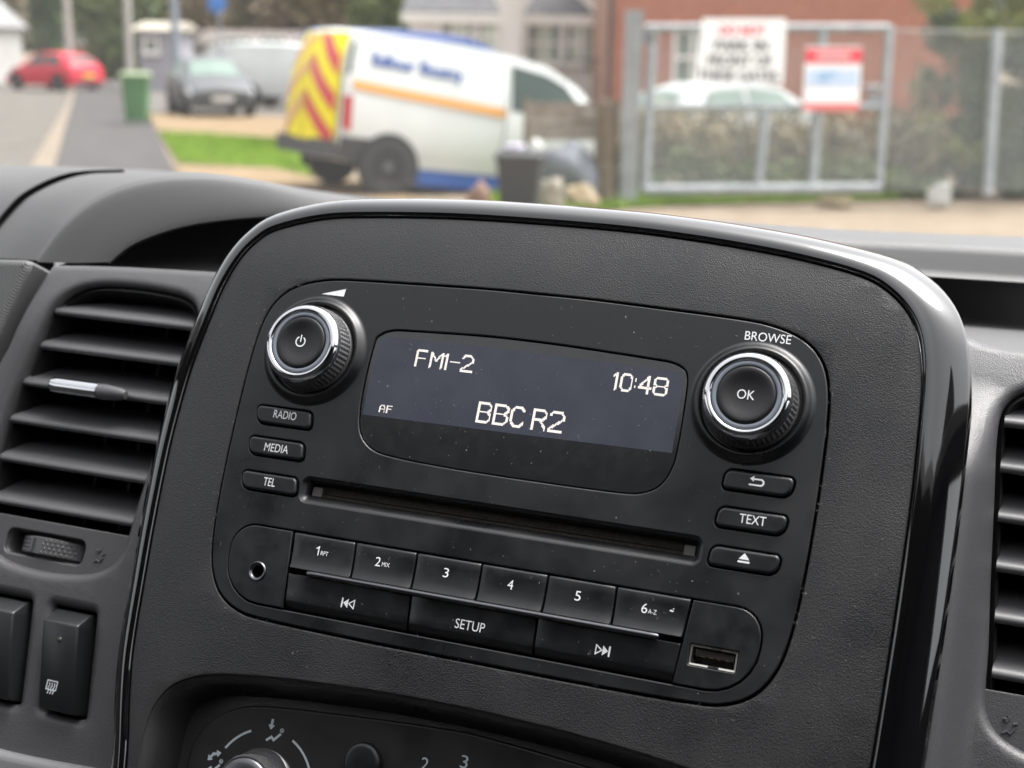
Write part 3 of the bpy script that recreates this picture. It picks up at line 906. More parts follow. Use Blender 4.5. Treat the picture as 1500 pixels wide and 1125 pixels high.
# vent surrounds with openings
VO = [(-216, -26), (-214.5, -12), (-211, 8), (-208.5, 20), (-204.5, 27.8), (-198, 32.8), (-188, 35.4), (-172.5, 36.0), (-157.5, 35.2), (-149.5, 33.5), (-144.8, 30), (-142.6, 24.5),
      (-142.6, 14), (-143.6, 2), (-144.8, -14), (-146.0, -30), (-147.4, -46), (-148.0, -58), (-149.0, -65), (-152.5, -70.3), (-159.5, -74), (-170, -76), (-181, -76.6), (-192, -76),
      (-203, -73.4), (-210, -68), (-214, -58), (-216, -44)]
VOS = smooth_path(VO, 3)
RVO = [(-x + 3.5, y) for x, y in VO][::-1]
RVOS = smooth_path(RVO, 3)
def swhole(cu, g=0.0):
    return rrect(cu, -106.4, 18.6 + 2 * g, 37.5 + 2 * g, 1.4, 3, shear=-.165)
SW = (-159.2, -187.6)
def sb(u, v):
    return -.006 * max(0.0, v - 8) ** 2
lsur = [(uv(x, y, -26)[0], uv(x, y, -26)[1] + 2.0) for x, y in ((57, 384), (100, 383.5), (160, 384.5), (240, 388), (330, 393))]
lsur = lsur + [(-112, 40), (-110, -40), (-106, -100), (-98, -160), (-260, -160), (-262, -60), (-240, -30), (-226, -7), (-222, 6), (-219, 25)]
plate("vent_surround", [lsur[::-1], VOS, swhole(SW[0]), swhole(SW[1])], -44, -26, 3.6, surround_m, dash, res=4, grid=8, bend=sb, angle=50)
rsur = [(110, 20), (122, 40), (131.5, 51.5), (133.4, 51.6), (135.4, 51.0), (138.3, 49.8), (143, 49.0), (150.5, 48.6), (165, 48.4), (262, 48), (262, -160), (100, -160)]
def sbr(u, v):                       # rises in a fillet towards the gloss trim
    t_ = max(0.0, min(1.0, (150.0 - u) / 12.0))
    return sb(u, v) + 13.5 * t_ * t_ * (3 - 2 * t_) * max(0.0, min(1.0, (34 - v) / 30.0))
plate("vent_surround", [rsur, RVOS], -46, -27, 3.6, surround_m, dash, res=4, grid=4, bend=sbr, angle=50)
# lower trim under the switches
lt = [uv(x, y, -22) for x, y in ((-140, 1072), (-60, 1082), (0, 1099), (60, 1112), (110, 1121), (165, 1131))]
lt = smooth_path(lt, 3, closed=False) + [(-112, -185), (-300, -185)]
plate("lower_trim", [lt], -50, -21, 3.0, mat("grey_trim_plastic", (.16, .16, .165), .5), dash, res=4, angle=50)

SLV = (22.0, 7.7, -7.6, -22.7, -38.0, -54.3)
def vent(outline, sgn, label, edge_l, edge_r, tab):
    vt = thing("air_vent", label, "air vent", PANEL, "dashboard air vents")
    # duct walls
    mb = MB()
    ins = offset(outline, -2.6)
    mb.loft([[(p[0], p[1], w_) for p in offset(outline, g)] for g, w_ in ((1.0, -36), (-1.6, -32.5), (-2.4, -36), (-2.6, -80))], closed=True, cap1=True)
    mb.build("duct", black_m, vt, angle=50)
    for i, v in enumerate(SLV):
        t = (22 - v) / 76.3
        xs = [p[0] for p in ins for q in [0] if abs(p[1] - v) < 5]
        u0, u1 = min(xs) - 1.0, max(xs) + 1.0
        prof = []
        ca, sa = math.cos(math.radians(33)), math.sin(math.radians(33))
        for (a, b) in ((24, .8), (12, 1.5), (4, 1.75), (1.4, 1.5), (.35, .85), (0, 0), (.35, -.85), (1.4, -1.5), (4, -1.6), (12, -1.3), (24, -.7)):
            prof.append((v + a * sa + b * ca, -30.5 - a * ca + b * sa))
        rows = []
        for k in range(9):
            u = u0 + (u1 - u0) * k / 8
            rows.append([(u, p[0], p[1]) for p in prof])
        mb = MB()
        mb.loft(rows, closed=True, cap0=True, cap1=True)
        sl = mb.build("slat", slat_m, vt, angle=50)
        if i == 2 and tab:
            # chrome grip with a dark clip
            mb = MB()
            rows = []
            for u, r in ((-198.9, .6), (-198.5, 2.3), (-197.6, 2.9), (-195, 3.0), (-178, 3.0), (-176.6, 3.0)):
                rows.append([(u, -6.6 + r * math.cos(2 * math.pi * j / 20), -28.6 + .85 * r * math.sin(2 * math.pi * j / 20)) for j in range(20)])
            mb.loft(rows, closed=True, cap0=True, cap1=True)
            mb.build("chrome_grip", chrome_m, sl, angle=60)
            mb = MB()
            rows = []
            for u, r in ((-176.6, 2.9), (-175, 3.1), (-171, 2.9), (-166.5, 2.3), (-164.5, 1.6)):
                rows.append([(u, -6.8 + r * math.cos(2 * math.pi * j / 20), -28.9 + .85 * r * math.sin(2 * math.pi * j / 20)) for j in range(20)])
            mb.loft(rows, closed=True, cap0=True, cap1=True)
            mb.build("grip_clip", slat_m, sl, angle=60)
    # faint upright vanes behind the slats
    for k in range(4):
        u = (min(p[0] for p in ins) + max(p[0] for p in ins)) / 2 - 24 + 16 * k
        mb = MB()
        mb.box((u, -12, -62), (1.2, 88, 14))
        mb.build("upright_vane", mat("vane_plastic", (.02, .02, .021), .5), vt)
    # plate below the slats with the thumb wheel
    low = [p for p in offset(outline, .6) if p[1] < -58.6]
    ul = min(p[0] for p in low); ur = max(p[0] for p in low)
    ordered = sorted(low, key=lambda p: math.atan2(p[1] + 58, p[0] - (ul + ur) / 2))
    cu = (ul + ur) / 2
    wc = (-184.2, -67.6) if sgn < 0 else (187.7, -67.6)
    hole = rrect(wc[0], wc[1], 35.5, 9.6, 3.0, 4)
    near = [p for p in offset(outline, .6) if abs(p[1] + 58) < 4]
    face = [(min(p[0] for p in near), -58.3)] + ordered + [(max(p[0] for p in near), -58.3)]
    face = [q for i, q in enumerate(face) if math.hypot(q[0] - face[i - 1][0], q[1] - face[i - 1][1]) > .8]
    vp = plate("vent_plate", [face, hole], -42, -30.4, .5, surround_m, vt, res=3, angle=50)
    mb = MB()                        # recess behind the wheel
    mb.loft([[(p[0], p[1], w_) for p in offset(hole, g)] for g, w_ in ((.3, -31.6), (-.5, -32.4), (-1.0, -42))], closed=True, cap1=True)
    mb.build("wheel_recess", surround_m, vp, angle=50)
    mb = MB()
    rows = []
    R_ = 19.0
    for v, r in ((-71.0, R_ - .9), (-70.6, R_), (-64.7, R_), (-64.3, R_ - .9)):
        rows.append([(wc[0] + .5 + r * math.sin(a), v, -48.2 + r * math.cos(a)) for a in [math.radians(-46 + 92 * j / 24) for j in range(25)]])
    mb.loft(rows)
    for j in range(13):
        for v in range(4):
            if 4 <= j <= 5:
                continue
            a = math.radians(-38 + 76 * (j + .5 * (v % 2)) / 12.5)
            px, pw = wc[0] + .5 + R_ * math.sin(a), -48.2 + R_ * math.cos(a)
            vv = -69.9 + v * 1.5
            d = .62
            mb.add([(px - d, vv, pw), (px, vv - d, pw), (px + d, vv, pw), (px, vv + d, pw), (px, vv, pw + .3)], [(0, 1, 4), (1, 2, 4), (2, 3, 4), (3, 0, 4)])
    mb.box((wc[0] - 5.0, -67.6, -29.6), (.9, 5.0, .9))
    mb.build("thumb_wheel", slat_m, vt, angle=25)
    # raised symbol beside the wheel
    q = uv(148, 815, -31) if sgn < 0 else uv(1479, 1064, -31)
    mb = MB()
    for pts in ([(-2.6, 2.2), (-.4, 2.6), (-1.0, 3.6)], [(-.4, 2.6), (-1.6, 1.2)], [(1.2, .8), (2.6, 1.4)], [(-2.4, -3.0), (-.8, -2.0), (.4, -2.8), (1.8, -.8)]):
        mb.tube([(q[0] + a * .8, q[1] + b * .8, -30.25) for a, b in pts], .42, 6)
    mb.build("raised_symbol", surround_m, vp)
    return vt
vent(VOS, -1, "dark air vent with chrome grip on its middle slat, beside the rocker switches", 0, 0, True)
vent(RVOS, 1, "dark air vent with plain slats, half cut off beside the console's broad gloss edge", 0, 0, False)

# rocker switches
def rocker(cu, label, icon):
    sw = thing("rocker_switch", label, "switch", PANEL, "rocker switches below the air vent")
    def wtop(v):
        return -22.4 + 3.2 * (v + 124) / 35.2
    mb = MB()
    rows = []
    for v, dw, e in ((-124.0, -14, 0), (-124.0, -1.2, 0), (-123.7, -.4, .15), (-123.0, 0, .3), (-108, 0, .3), (-94.0, 0, .3), (-93.4, -.25, .3), (-92.9, -.9, .3), (-89.4, -6.8, .3), (-88.9, -8.2, .1), (-88.8, -16, 0)):
        c_ = cu - (v + 106.4) * .165
        u0, u1, w_ = c_ - 7.7, c_ + 7.7, wtop(v) + dw
        rows.append([(u0, v, min(w_ - 5, -34)), (u0, v, w_ - 1.0), (u0 + .3, v, w_ - .3), (u0 + .9, v, w_), (c_, v, w_ + .12), (u1 - .9, v, w_), (u1 - .3, v, w_ - .3), (u1, v, w_ - 1.0), (u1, v, min(w_ - 5, -34))])
    mb.loft(rows)
    b = mb.build("rocker", switch_m, sw, angle=40)
    mb = MB()
    hl = swhole(cu)
    mb.loft([[(p[0], p[1], w_) for p in offset(hl, g)] for g, w_ in ((.3, -29.0), (-.1, -30), (-.2, -45))], closed=True, cap1=True)
    mb.build("switch_well", black_m, sw)
    if icon:
        q = uv(76, 1007, -22)
        sq = [[(-2.0, -.9), (-2.0, 2.2), (2.2, 2.2), (2.2, -.9), (-2.0, -.9)]]
        hs = [[(x, -2.2), (x + .25, -1.2), (x - .2, -.3), (x + .25, .6), (x, 1.4)] for x in (-1.0, .1, 1.2)]
        strokes(sq + hs, q[0] + .2, q[1] + .1, 1.0, wtop(q[1]) + .5, .36, mat("pale_print", (.55, .58, .62), .5), b, "demist_symbol")
        mb = MB()
        c2 = uv(87, 937, -20)
        mb.lathe((c2[0], c2[1], wtop(c2[1]) + .05), [(1.0, -.2), (.9, .15), (.5, .35), (0, .4)], 16)
        mb.build("indicator_lens", mat("lens_grey", (.05, .05, .045), .25), b, angle=60)
rocker(SW[0], "black rocker switch with white heated window symbol, next to the gloss trim", True)
rocker(SW[1], "black rocker switch without visible symbol, farther from the gloss trim", False)

# ------------------------------------------------------------------ outside: ground
def smat(name, c0, c1, scale, rough=.9, lo=.35, hi=.65):
    return vary(mat(name, c0, rough, spec=.15), c0, c1, scale, lo, hi)
gravel_m = smat("pale_gravel", (0.17, 0.135, 0.095), (0.24, 0.195, 0.145), 3.0)
road_m = smat("worn_pale_road", (0.1, 0.092, 0.08), (0.135, 0.125, 0.11), 1.5)
pave_m = smat("tarmac_pavement", (0.06, 0.056, 0.055), (0.082, 0.077, 0.075), 2.5)
kerb_m = smat("kerb_concrete", (0.17, 0.14, 0.105), (0.22, 0.185, 0.145), 4.0)
sand_m = smat("sandy_drive", (0.19, 0.135, 0.075), (0.24, 0.175, 0.105), 2.0)
lot_m = smat("parking_tarmac", (0.11, 0.1, 0.092), (0.14, 0.13, 0.118), 2.0)
grass_m = smat("grass_blades", (0.14, 0.25, 0.02), (0.26, 0.38, 0.04), 3.0)
soil_m = smat("grass_soil", (0.1, 0.17, 0.015), (0.15, 0.21, 0.03), 5.0)

VAN_F = Vector((math.cos(math.radians(29)), math.sin(math.radians(29)), 0))
VAN_RW = gnd(565, 287)
dip_c = VAN_RW + VAN_F * 2.9
def gz(x, y):
    d = ((x - dip_c[0]) ** 2 + (y - dip_c[1]) ** 2) / 1.15 ** 2
    return -.30 * math.exp(-d * d)
mb = MB(1.0)
def axis(a, b, n, lim):
    return [-lim] + [a + (b - a) * k / n for k in range(n + 1)] + [lim]
xs, ys = axis(-8, 12, 64, 400), axis(4, 34, 96, 400)
mb.loft([[(x, y, gz(x, y) - .02) for x in xs] for y in ys])
g_ = mb.build("ground", gravel_m, fix=False)
structure(g_)
def patch_ground(name, px, m, z, sub=1):
    mb = MB(1.0)
    pts = [gnd(*p, z) for p in px]
    mb.add(pts, [tuple(range(len(pts)))])
    return structure(mb.build(name, m))
patch_ground("road", [(-500, 118), (108, 119), (98, 150), (80, 180), (35, 262), (-20, 380), (-700, 400)], road_m, .0)
patch_ground("car_park", [(150, 112), (500, 112), (470, 175), (215, 165)], lot_m, -.008)
patch_ground("pavement", [(112, 119), (165, 119), (216, 166), (262, 262), (320, 420), (60, 420), (78, 262), (98, 180), (106, 150)], pave_m, .06)
patch_ground("sandy_drive", [(216, 165), (470, 172), (470, 205), (233, 193)], sand_m, .004)
patch_ground("sandy_verge", [(256, 240), (430, 247), (520, 262), (640, 300), (640, 420), (340, 420)], sand_m, .004)
mb = MB(1.0)
ka, kb_ = [gnd(x, y, .06) for x, y in ((34, 262), (80, 182), (98, 150), (109, 119))], [gnd(x, y, .06) for x, y in ((76, 262), (97, 182), (106, 150), (112, 119))]
mb.loft([[(p[0], p[1], -.02) for p in ka], [(p[0], p[1], .07) for p in ka], [(p[0], p[1], .07) for p in kb_], [(p[0], p[1], -.02) for p in kb_]])
structure(mb.build("kerb", kerb_m))

rg = random.Random(11)
def grass(name, px, n, h, label):
    pts = [gnd(*p) for p in px]
    x0, x1 = min(p[0] for p in pts), max(p[0] for p in pts)
    y0, y1 = min(p[1] for p in pts), max(p[1] for p in pts)
    def inside(x, y):
        c = False
        for i in range(len(pts)):
            a, b = pts[i - 1], pts[i]
            if (a[1] > y) != (b[1] > y) and x < (b[0] - a[0]) * (y - a[1]) / (b[1] - a[1]) + a[0]:
                c = not c
        return c
    mb = MB(1.0)
    mb.add([(p[0], p[1], .012) for p in pts], [tuple(range(len(pts)))])
    structure(mb.build("grass_soil", soil_m))
    mb = MB(1.0)
    k = 0
    while k < n:
        x, y = rg.uniform(x0, x1), rg.uniform(y0, y1)
        if not inside(x, y):
            continue
        k += 1
        a, l = rg.random() * 6.28, h * rg.uniform(.5, 1.3)
        dx, dy = math.cos(a) * .012, math.sin(a) * .012
        lx, ly = rg.uniform(-.5, .5) * l, rg.uniform(-.5, .5) * l
        mb.add([(x - dx, y - dy, 0), (x + dx, y + dy, 0), (x + lx, y + ly, l)], [(0, 1, 2)])
    o = mb.build(name, grass_m, fix=False)
    o["kind"] = "stuff"
    o["label"], o["category"] = label, "grass"
grass("grass", [(232, 194), (300, 197), (420, 206), (470, 215), (470, 262), (400, 246), (262, 239)], 9000, .07, "bright green lawn patch beside the pavement")
grass("grass", [(700, 284), (830, 283), (930, 284), (1090, 280), (1330, 277), (1420, 284), (1290, 293), (1090, 297), (930, 303), (700, 330)], 8000, .09, "rough green grass along the foot of the gate")

# ------------------------------------------------------------------ vehicles
glass_m = mat("tinted_car_glass", (.055, .075, .07), .3, spec=.1)
paleglass_m = mat("painted_sky_glass", (.17, .23, .20), .25, spec=.2)  # pale sky reflection put into the glass colour
tyre_m = mat("tyre_rubber", (.03, .03, .03), .8)
rim_m = mat("alloy_rim", (.42, .42, .43), .4, metal=.6)
darkrim_m = mat("steel_rim", (.10, .10, .10), .5)
trimblack_m = mat("bumper_plastic", (.045, .048, .052), .6)
lamp_m = mat("headlamp_glass", (.62, .64, .66), .1, coat=.6)
red_lamp_m = mat("tail_lamp", (.45, .015, .02), .2, coat=.6)
amber_m = mat("amber_lamp", (.75, .28, .05), .2)
yplate_m = mat("yellow_number_plate", (.75, .55, .05), .4)
wplate_m = mat("white_number_plate", (.72, .72, .70), .4)

class Body:
    """lofted car body; stations: (x, zb, zmid, zbelt, zroof, wb, wmid, wbelt, wroof)"""
    def __init__(self, st):
        self.st = st
    def half(self, s):
        x, zb, zm, zt, zr, wb, wm, wt, wr = s
        return [(0, zb), (wb, zb), (wm, zm), (wt, zt), (wr, zr - .05), (0, zr)]
    def surf(self, x, s):
        st = self.st
        for a, b in zip(st[:-1], st[1:]):
            if x <= b[0] or b is st[-1]:
                t = (x - a[0]) / (b[0] - a[0]) if b[0] > a[0] else 0
                break
        ha, hb = self.half(a), self.half(b)
        h = [(p[0] + (q[0] - p[0]) * t, p[1] + (q[1] - p[1]) * t) for p, q in zip(ha, hb)]
        i = min(int(s), 4)
        f = s - i
        return (h[i][0] + (h[i + 1][0] - h[i][0]) * f, h[i][1] + (h[i + 1][1] - h[i][1]) * f)
    def shell(self, name, m, parent):
        mb = MB(1.0)
        rows = []
        xs_ = []
        for a, b in zip(self.st[:-1], self.st[1:]):
            k = 2
            xs_ += [a[0] + (b[0] - a[0]) * i / k for i in range(k)]
        xs_.append(self.st[-1][0])
        for x in xs_:
            h = [self.surf(x, s) for s in (0, 1, 1.5, 2, 2.5, 3, 3.5, 4, 4.35, 4.7, 5)]
            # round the shoulder of the roof a little
            rows.append([(x, y, z) for y, z in h] + [(x, -y, z) for y, z in h[-2:0:-1]])
        mb.loft(rows, closed=True, cap0=True, cap1=True)
        return mb.build(name, m, parent, angle=48)
    def patch(self, name, m, parent, x0, x1, s0, s1, sides=(1, -1), off=.012, nx=8, ns=4, xs1=None):
        """panel lying just off the skin; xs1 slants the x range at the s1 end"""
        mb = MB(1.0)
        for sd in sides:
            rows = []
            for i in range(ns + 1):
                s = s0 + (s1 - s0) * i / ns
                a, b = (x0, x1) if xs1 is None else (x0 + (xs1[0] - x0) * i / ns, x1 + (xs1[1] - x1) * i / ns)
                row = []
                for k in range(nx + 1):
                    x = a + (b - a) * k / nx
                    y, z = self.surf(x, s)
                    if s <= 4.0:
                        row.append((x, sd * (y + off), z + off * .3))
                    else:
                        row.append((x, sd * y, z + off))
                rows.append(row)
            mb.loft(rows)
        return mb.build(name, m, parent, angle=60, fix=False)

def wheel(parent, x, y, r, sd, rimmat, wid=.2):
    mb = MB(1.0)
    n, rows = 28, []
    for (rr_, yy) in ((r * .62, -wid), (r * .96, -wid), (r, -wid * .8), (r, -.03), (r * .95, 0.0), (r * .68, .005), (r * .64, -.02)):
        rows.append([(x + rr_ * math.cos(2 * math.pi * k / n), y + sd * yy, r + rr_ * math.sin(2 * math.pi * k / n)) for k in range(n)])
    mb.loft(rows, closed=True, cap0=True)
    w_ = mb.build("wheel", tyre_m, parent, angle=50)
    mb = MB(1.0)
    rows = []
    for (rr_, yy) in ((r * .65, -.02), (r * .60, -.012), (r * .56, -.05), (r * .2, -.03), (r * .16, 0.0), (.001, .002)):
        rows.append([(x + rr_ * math.cos(2 * math.pi * k / n), y + sd * yy, r + rr_ * math.sin(2 * math.pi * k / n)) for k in range(n)])
    mb.loft(rows, closed=True)
    mb.build("rim", rimmat, w_, angle=40)
    return w_
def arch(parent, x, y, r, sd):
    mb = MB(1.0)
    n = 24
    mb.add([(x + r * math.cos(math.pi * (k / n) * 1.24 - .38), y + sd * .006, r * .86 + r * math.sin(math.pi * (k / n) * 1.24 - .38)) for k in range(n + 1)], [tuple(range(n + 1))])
    return mb.build("wheel_arch", mat("arch_shadow_plastic", (.012, .012, .012), .8), parent)  # flat dark disc, shade of the arch opening put in as colour
def place(loc, fwd, pitch=0.0):
    f = Vector((fwd[0], fwd[1], 0)).normalized()
    l = Vector((-f[1], f[0], 0))
    u = Vector((0, 0, 1))
    f2 = f * math.cos(pitch) - u * math.sin(pitch)
    u2 = f * math.sin(pitch) + u * math.cos(pitch)
    return Matrix(((f2[0], l[0], u2[0], loc[0]), (f2[1], l[1], u2[1], loc[1]), (f2[2], l[2], u2[2], loc[2]), (0, 0, 0, 1)))

HATCH = [(0.0, .22, .42, .62, .78, .70, .76, .70, .55), (.10, .20, .45, .82, 1.02, .78, .84, .80, .66), (.45, .20, .5, .96, 1.28, .80, .87, .84, .62), (.95, .2, .5, .96, 1.43, .8, .88, .85, .60),
         (1.7, .2, .5, .93, 1.47, .8, .88, .86, .60), (2.25, .2, .5, .91, 1.41, .8, .88, .86, .59), (3.0, .2, .5, .88, .98, .8, .87, .84, .72), (3.55, .2, .48, .76, .86, .78, .84, .78, .62), (3.88, .22, .42, .60, .68, .70, .76, .66, .5)]
def hatchback(name, label, paint, mw, rim=rim_m, group=None, windows=glass_m, rearview=True):
    c = thing(name, label, "car", mw, group)
    b = Body(HATCH)
    b.shell("body", paint, c)
    for x0, x1, xs in ((.55, 1.45, (.80, 1.45)), (1.53, 2.75, (1.53, 2.22))):
        b.patch("side_window", windows, c, x0, x1, 3.08, 3.86, (1,), xs1=xs)
        b.patch("side_window", windows, c, x0, x1, 3.08, 3.86, (-1,), xs1=xs)
    b.patch("windscreen", windows, c, 2.32, 2.93, 4.12, 5.0)
    b.patch("rear_window", windows, c, .14, .52, 4.2, 5.0)
    for sd in (1, -1):
        b.patch("headlamp", lamp_m, c, 3.45, 3.80, 2.35, 3.0, (sd,), off=.02)
        b.patch("tail_lamp", red_lamp_m, c, .02, .2, 2.4, 3.1, (sd,), off=.02)
        for x in (.72, 3.12):
            arch(c, x, sd * .885, .37, sd)
            wheel(c, x, sd * .90, .31, sd, rim)
    mb = MB(1.0); mb.box((3.90, 0, .36), (.06, 1.3, .22)); mb.build("lower_grille", trimblack_m, c)
    mb = MB(1.0); mb.box((-.015, 0, .33), (.06, 1.3, .14)); mb.build("rear_bumper", trimblack_m, c)
    mb = MB(1.0); mb.box((3.935, 0, .45), (.02, .52, .11)); mb.build("number_plate", wplate_m, c)
    mb = MB(1.0); mb.box((-.03, 0, .60), (.03, .52, .11)); mb.build("number_plate", yplate_m, c)
    return c
red_m = mat("red_car_paint", (.55, .014, .04), .35, spec=.3, coat=.2)
charcoal_m = mat("dark_grey_car_paint", (.095, .10, .105), .4, spec=.3, coat=.12)
whitepaint_m = vary(mat("white_van_paint", (.76, .785, .775), .4, spec=.3), (.60, .62, .61), (.67, .69, .68), .8)
silver_m = mat("silver_white_paint", (.46, .48, .48), .4, spec=.3)

def local_place(px, py, fwd, local, z=None):
    g0 = gnd(px, py)
    f = Vector((fwd[0], fwd[1], 0)).normalized()
    l = Vector((-f[1], f[0], 0))
    p = g0 - f * local[0] - l * local[1]
    return place((p[0], p[1], 0 if z is None else z), fwd)
hatchback("parked_car", "bright red hatchback parked at the far end of the pale road", red_m, local_place(84, 134, (-.84, .54), (.72, .9)))
hatchback("parked_car", "dark grey hatchback facing the road, white headlamps, on the sandy drive", charcoal_m, local_place(266, 170, (.36, -.93), (3.12, -.9)), windows=paleglass_m)
hatchback("parked_car", "white car roof rising behind the bramble hedge and mesh gate", silver_m, place((wat(935, 160, 21.5)[0], wat(935, 160, 21.5)[1], -.17), (.86, .5)), windows=paleglass_m)

VAN = [(0.0, .38, .62, 1.08, 1.80, .80, .86, .84, .70), (.04, .36, .6, 1.08, 1.84, .83, .89, .88, .73), (.2, .34, .6, 1.08, 1.855, .84, .90, .89, .735), (.6, .34, .6, 1.08, 1.86, .84, .90, .89, .74), (1.6, .34, .6, 1.07, 1.86, .84, .90, .89, .74), (2.3, .34, .6, 1.06, 1.82, .84, .90, .89, .72), (2.8, .34, .6, 1.05, 1.75, .84, .90, .89, .70),
       (3.27, .34, .6, 1.03, 1.55, .84, .90, .88, .70), (3.70, .34, .6, 1.0, 1.17, .83, .89, .86, .76), (4.25, .34, .56, .88, 1.0, .80, .86, .80, .62), (4.53, .36, .5, .70, .78, .72, .78, .70, .5)]
def round_rear(root):
    """lean and round the tail: the skins near x = 0 are drawn forward towards roof and corners"""
    for o in root.children_recursive:
        if o.type != 'MESH' or o.name.startswith(("wheel", "rim", "arch")):
            continue
        for v in o.data.vertices:
            if v.co.x < .8:
                k = 1 - max(v.co.x, 0) / .8
                v.co.x += k * (.20 * max(0.0, (v.co.z - .95) / .9) ** 2 + .13 * (abs(v.co.y) / .88) ** 3)
def panel_van(name, label, paint, mw, group=None, detail=False):
    c = thing(name, label, "van", mw, group)
    b = Body(VAN)
    b.shell("body", paint, c)
    for sd in (1, -1):
        b.patch("cab_window", glass_m, c, 2.28, 3.60, 3.10, 3.84, (sd,), xs1=(2.30, 3.08))
        b.patch("sill_cladding", trimblack_m, c, .0, .42, 1.0, 2.05, (sd,), off=.014)
        b.patch("headlamp", lamp_m, c, 4.0, 4.40, 2.2, 2.95, (sd,), off=.02)
        for x in (.73, 3.66):
            arch(c, x, sd * .905, .385, sd)
            wheel(c, x, sd * .915, .33, sd, darkrim_m)
    b.patch("windscreen", glass_m, c, 3.08, 3.65, 4.1, 5.0)
    mb = MB(1.0); mb.box((-.05, 0, .47), (.14, 1.66, .20)); mb.build("rear_bumper", trimblack_m, c)
    if not detail:
        return c
    # high visibility rear: yellow panel, red diagonal stripes
    yel = mat("fluorescent_yellow_film", (.93, .80, .008), .5, spec=.2)
    redf = mat("red_reflective_film", (.62, .03, .04), .4)
    org = mat("faded_orange_film", (.72, .40, .16), .5)
    mb = MB(1.0)
    for y0, y1 in ((-.80, -.015), (.015, .80)):
        mb = MB(1.0)
        mb.loft([[(-.016, (y0 + (y1 - y0) * a / 8) * (1.0 if z < 1.1 else 1 - .14 * (z - 1.1) / .68), z) for a in range(9)] for z in [.55 + 1.24 * b / 14 for b in range(15)]])
        mb.build("rear_door", yel, c)
    for side in (-1, 1):
        for k in range(3):
            z0 = .42 + .42 * k
            mb = MB(1.0)
            rows = []
            for a in range(9):
                t_ = a / 8
                y_ = side * (.05 + .72 * t_)
                rows.append([(-.026, y_ * (1.0 if z < 1.1 else 1 - .14 * (z - 1.1) / .68), z) for z in [max(.57, min(1.77, z0 + .50 - .47 * t_ + .21 * b / 3)) for b in range(4)]])
            mb.loft(rows)
            mb.build("chevron_stripe", redf if side < 0 else org, c)
    for sd in (1, -1):
        b.patch("tail_lamp", red_lamp_m, c, .0, .10, 2.2, 3.0, (sd,), off=.02)
        b.patch("hinge_strip", mat("dark_edge", (.03, .05, .04), .4), c, .02, .07, 3.35, 3.85, (sd,), off=.015)
    # side (right): orange stripe, blue wording, blue skirt
    o_ = Body(VAN)
    mb = MB(1.0)
    rows = []
    for k in range(15):
        x = .10 + 2.10 * k / 14
        zc = 1.22 - .062 * (x - .1)
        row = []
        for dz in (-.05, .05):
            z = zc + dz
            s = 3 + (z - o_.surf(x, 3)[1]) / max(o_.surf(x, 4)[1] - o_.surf(x, 3)[1], .01)
            y = o_.surf(x, s)[0]
            row.append((x, -(y + .02), z))
        rows.append(row)
    mb.loft(rows)
    mb.build("orange_stripe", mat("orange_vinyl", (.62, .28, .05), .5), c, fix=False)
    vs_, fs_ = text_mesh("Balfour Beatty")
    x0, x1 = min(v[0] for v in vs_), max(v[0] for v in vs_)
    mb = MB(1.0)
    pts = []
    for v in vs_:
        X = .36 + (v[0] - x0) / (x1 - x0) * 1.26
        Z = 1.455 - .045 * (X - .36) + v[1] * .215
        s = 3 + (Z - o_.surf(X, 3)[1]) / (o_.surf(X, 4)[1] - o_.surf(X, 3)[1])
        pts.append((X, -(o_.surf(X, s)[0] + .022), Z))
    for e in (-.009, 0.0, .009):            # bold strokes
        mb.add([(x_ + e, y_ - .002 * e / .009, z_) for x_, y_, z_ in pts], fs_)
    mb.build("lettering", mat("blue_vinyl", (.012, .07, .30), .5, spec=.2), c, fix=False)
    mb = MB(1.0); mb.box((1.75, -.80, .27), (1.25, .06, .24)); mb.build("blue_skirt", mat("blue_skirt_paint", (.03, .10, .36), .5), c)
    mb = MB(1.0); mb.tube([(2.2, -.915, .40), (2.2, -.90, 1.70)], .008, 6); mb.build("door_seam", mat("seam_dark", (.25, .26, .26), .6), c)
    round_rear(c)
    return c
vm = place((0, 0, 0), VAN_F, math.radians(6.0))
base = vm.to_3x3() @ Vector((.73, -.915, 0))
vm.translation = Vector((VAN_RW[0], VAN_RW[1], 0.0)) - base
panel_van("works_van", "white panel van with yellow chevron rear, orange stripe and blue wording", whitepaint_m, vm, detail=True)
bluepaint_m = mat("blue_van_paint", (.03, .09, .35), .35, coat=.4)
p = wat(585, 60, 25)
panel_van("blue_van", "blue van whose roof shows above the white works van", bluepaint_m, place((p[0] - 1.6, p[1], .16), (.95, .3)))
p = wat(352, 92, 46)
panel_van("white_van", "small white van beyond the dark grey hatchback, showing its nose", whitepaint_m, place((p[0] - .8, p[1] + 2.5, 0), (.5, -.86)), "white vans in the far car park")
p = wat(425, 92, 42)
panel_van("white_van", "plain white van side-on, half hidden by the chevron rear of another", whitepaint_m, place((p[0] - 1.6, p[1], 0), (.97, -.2)), "white vans in the far car park")

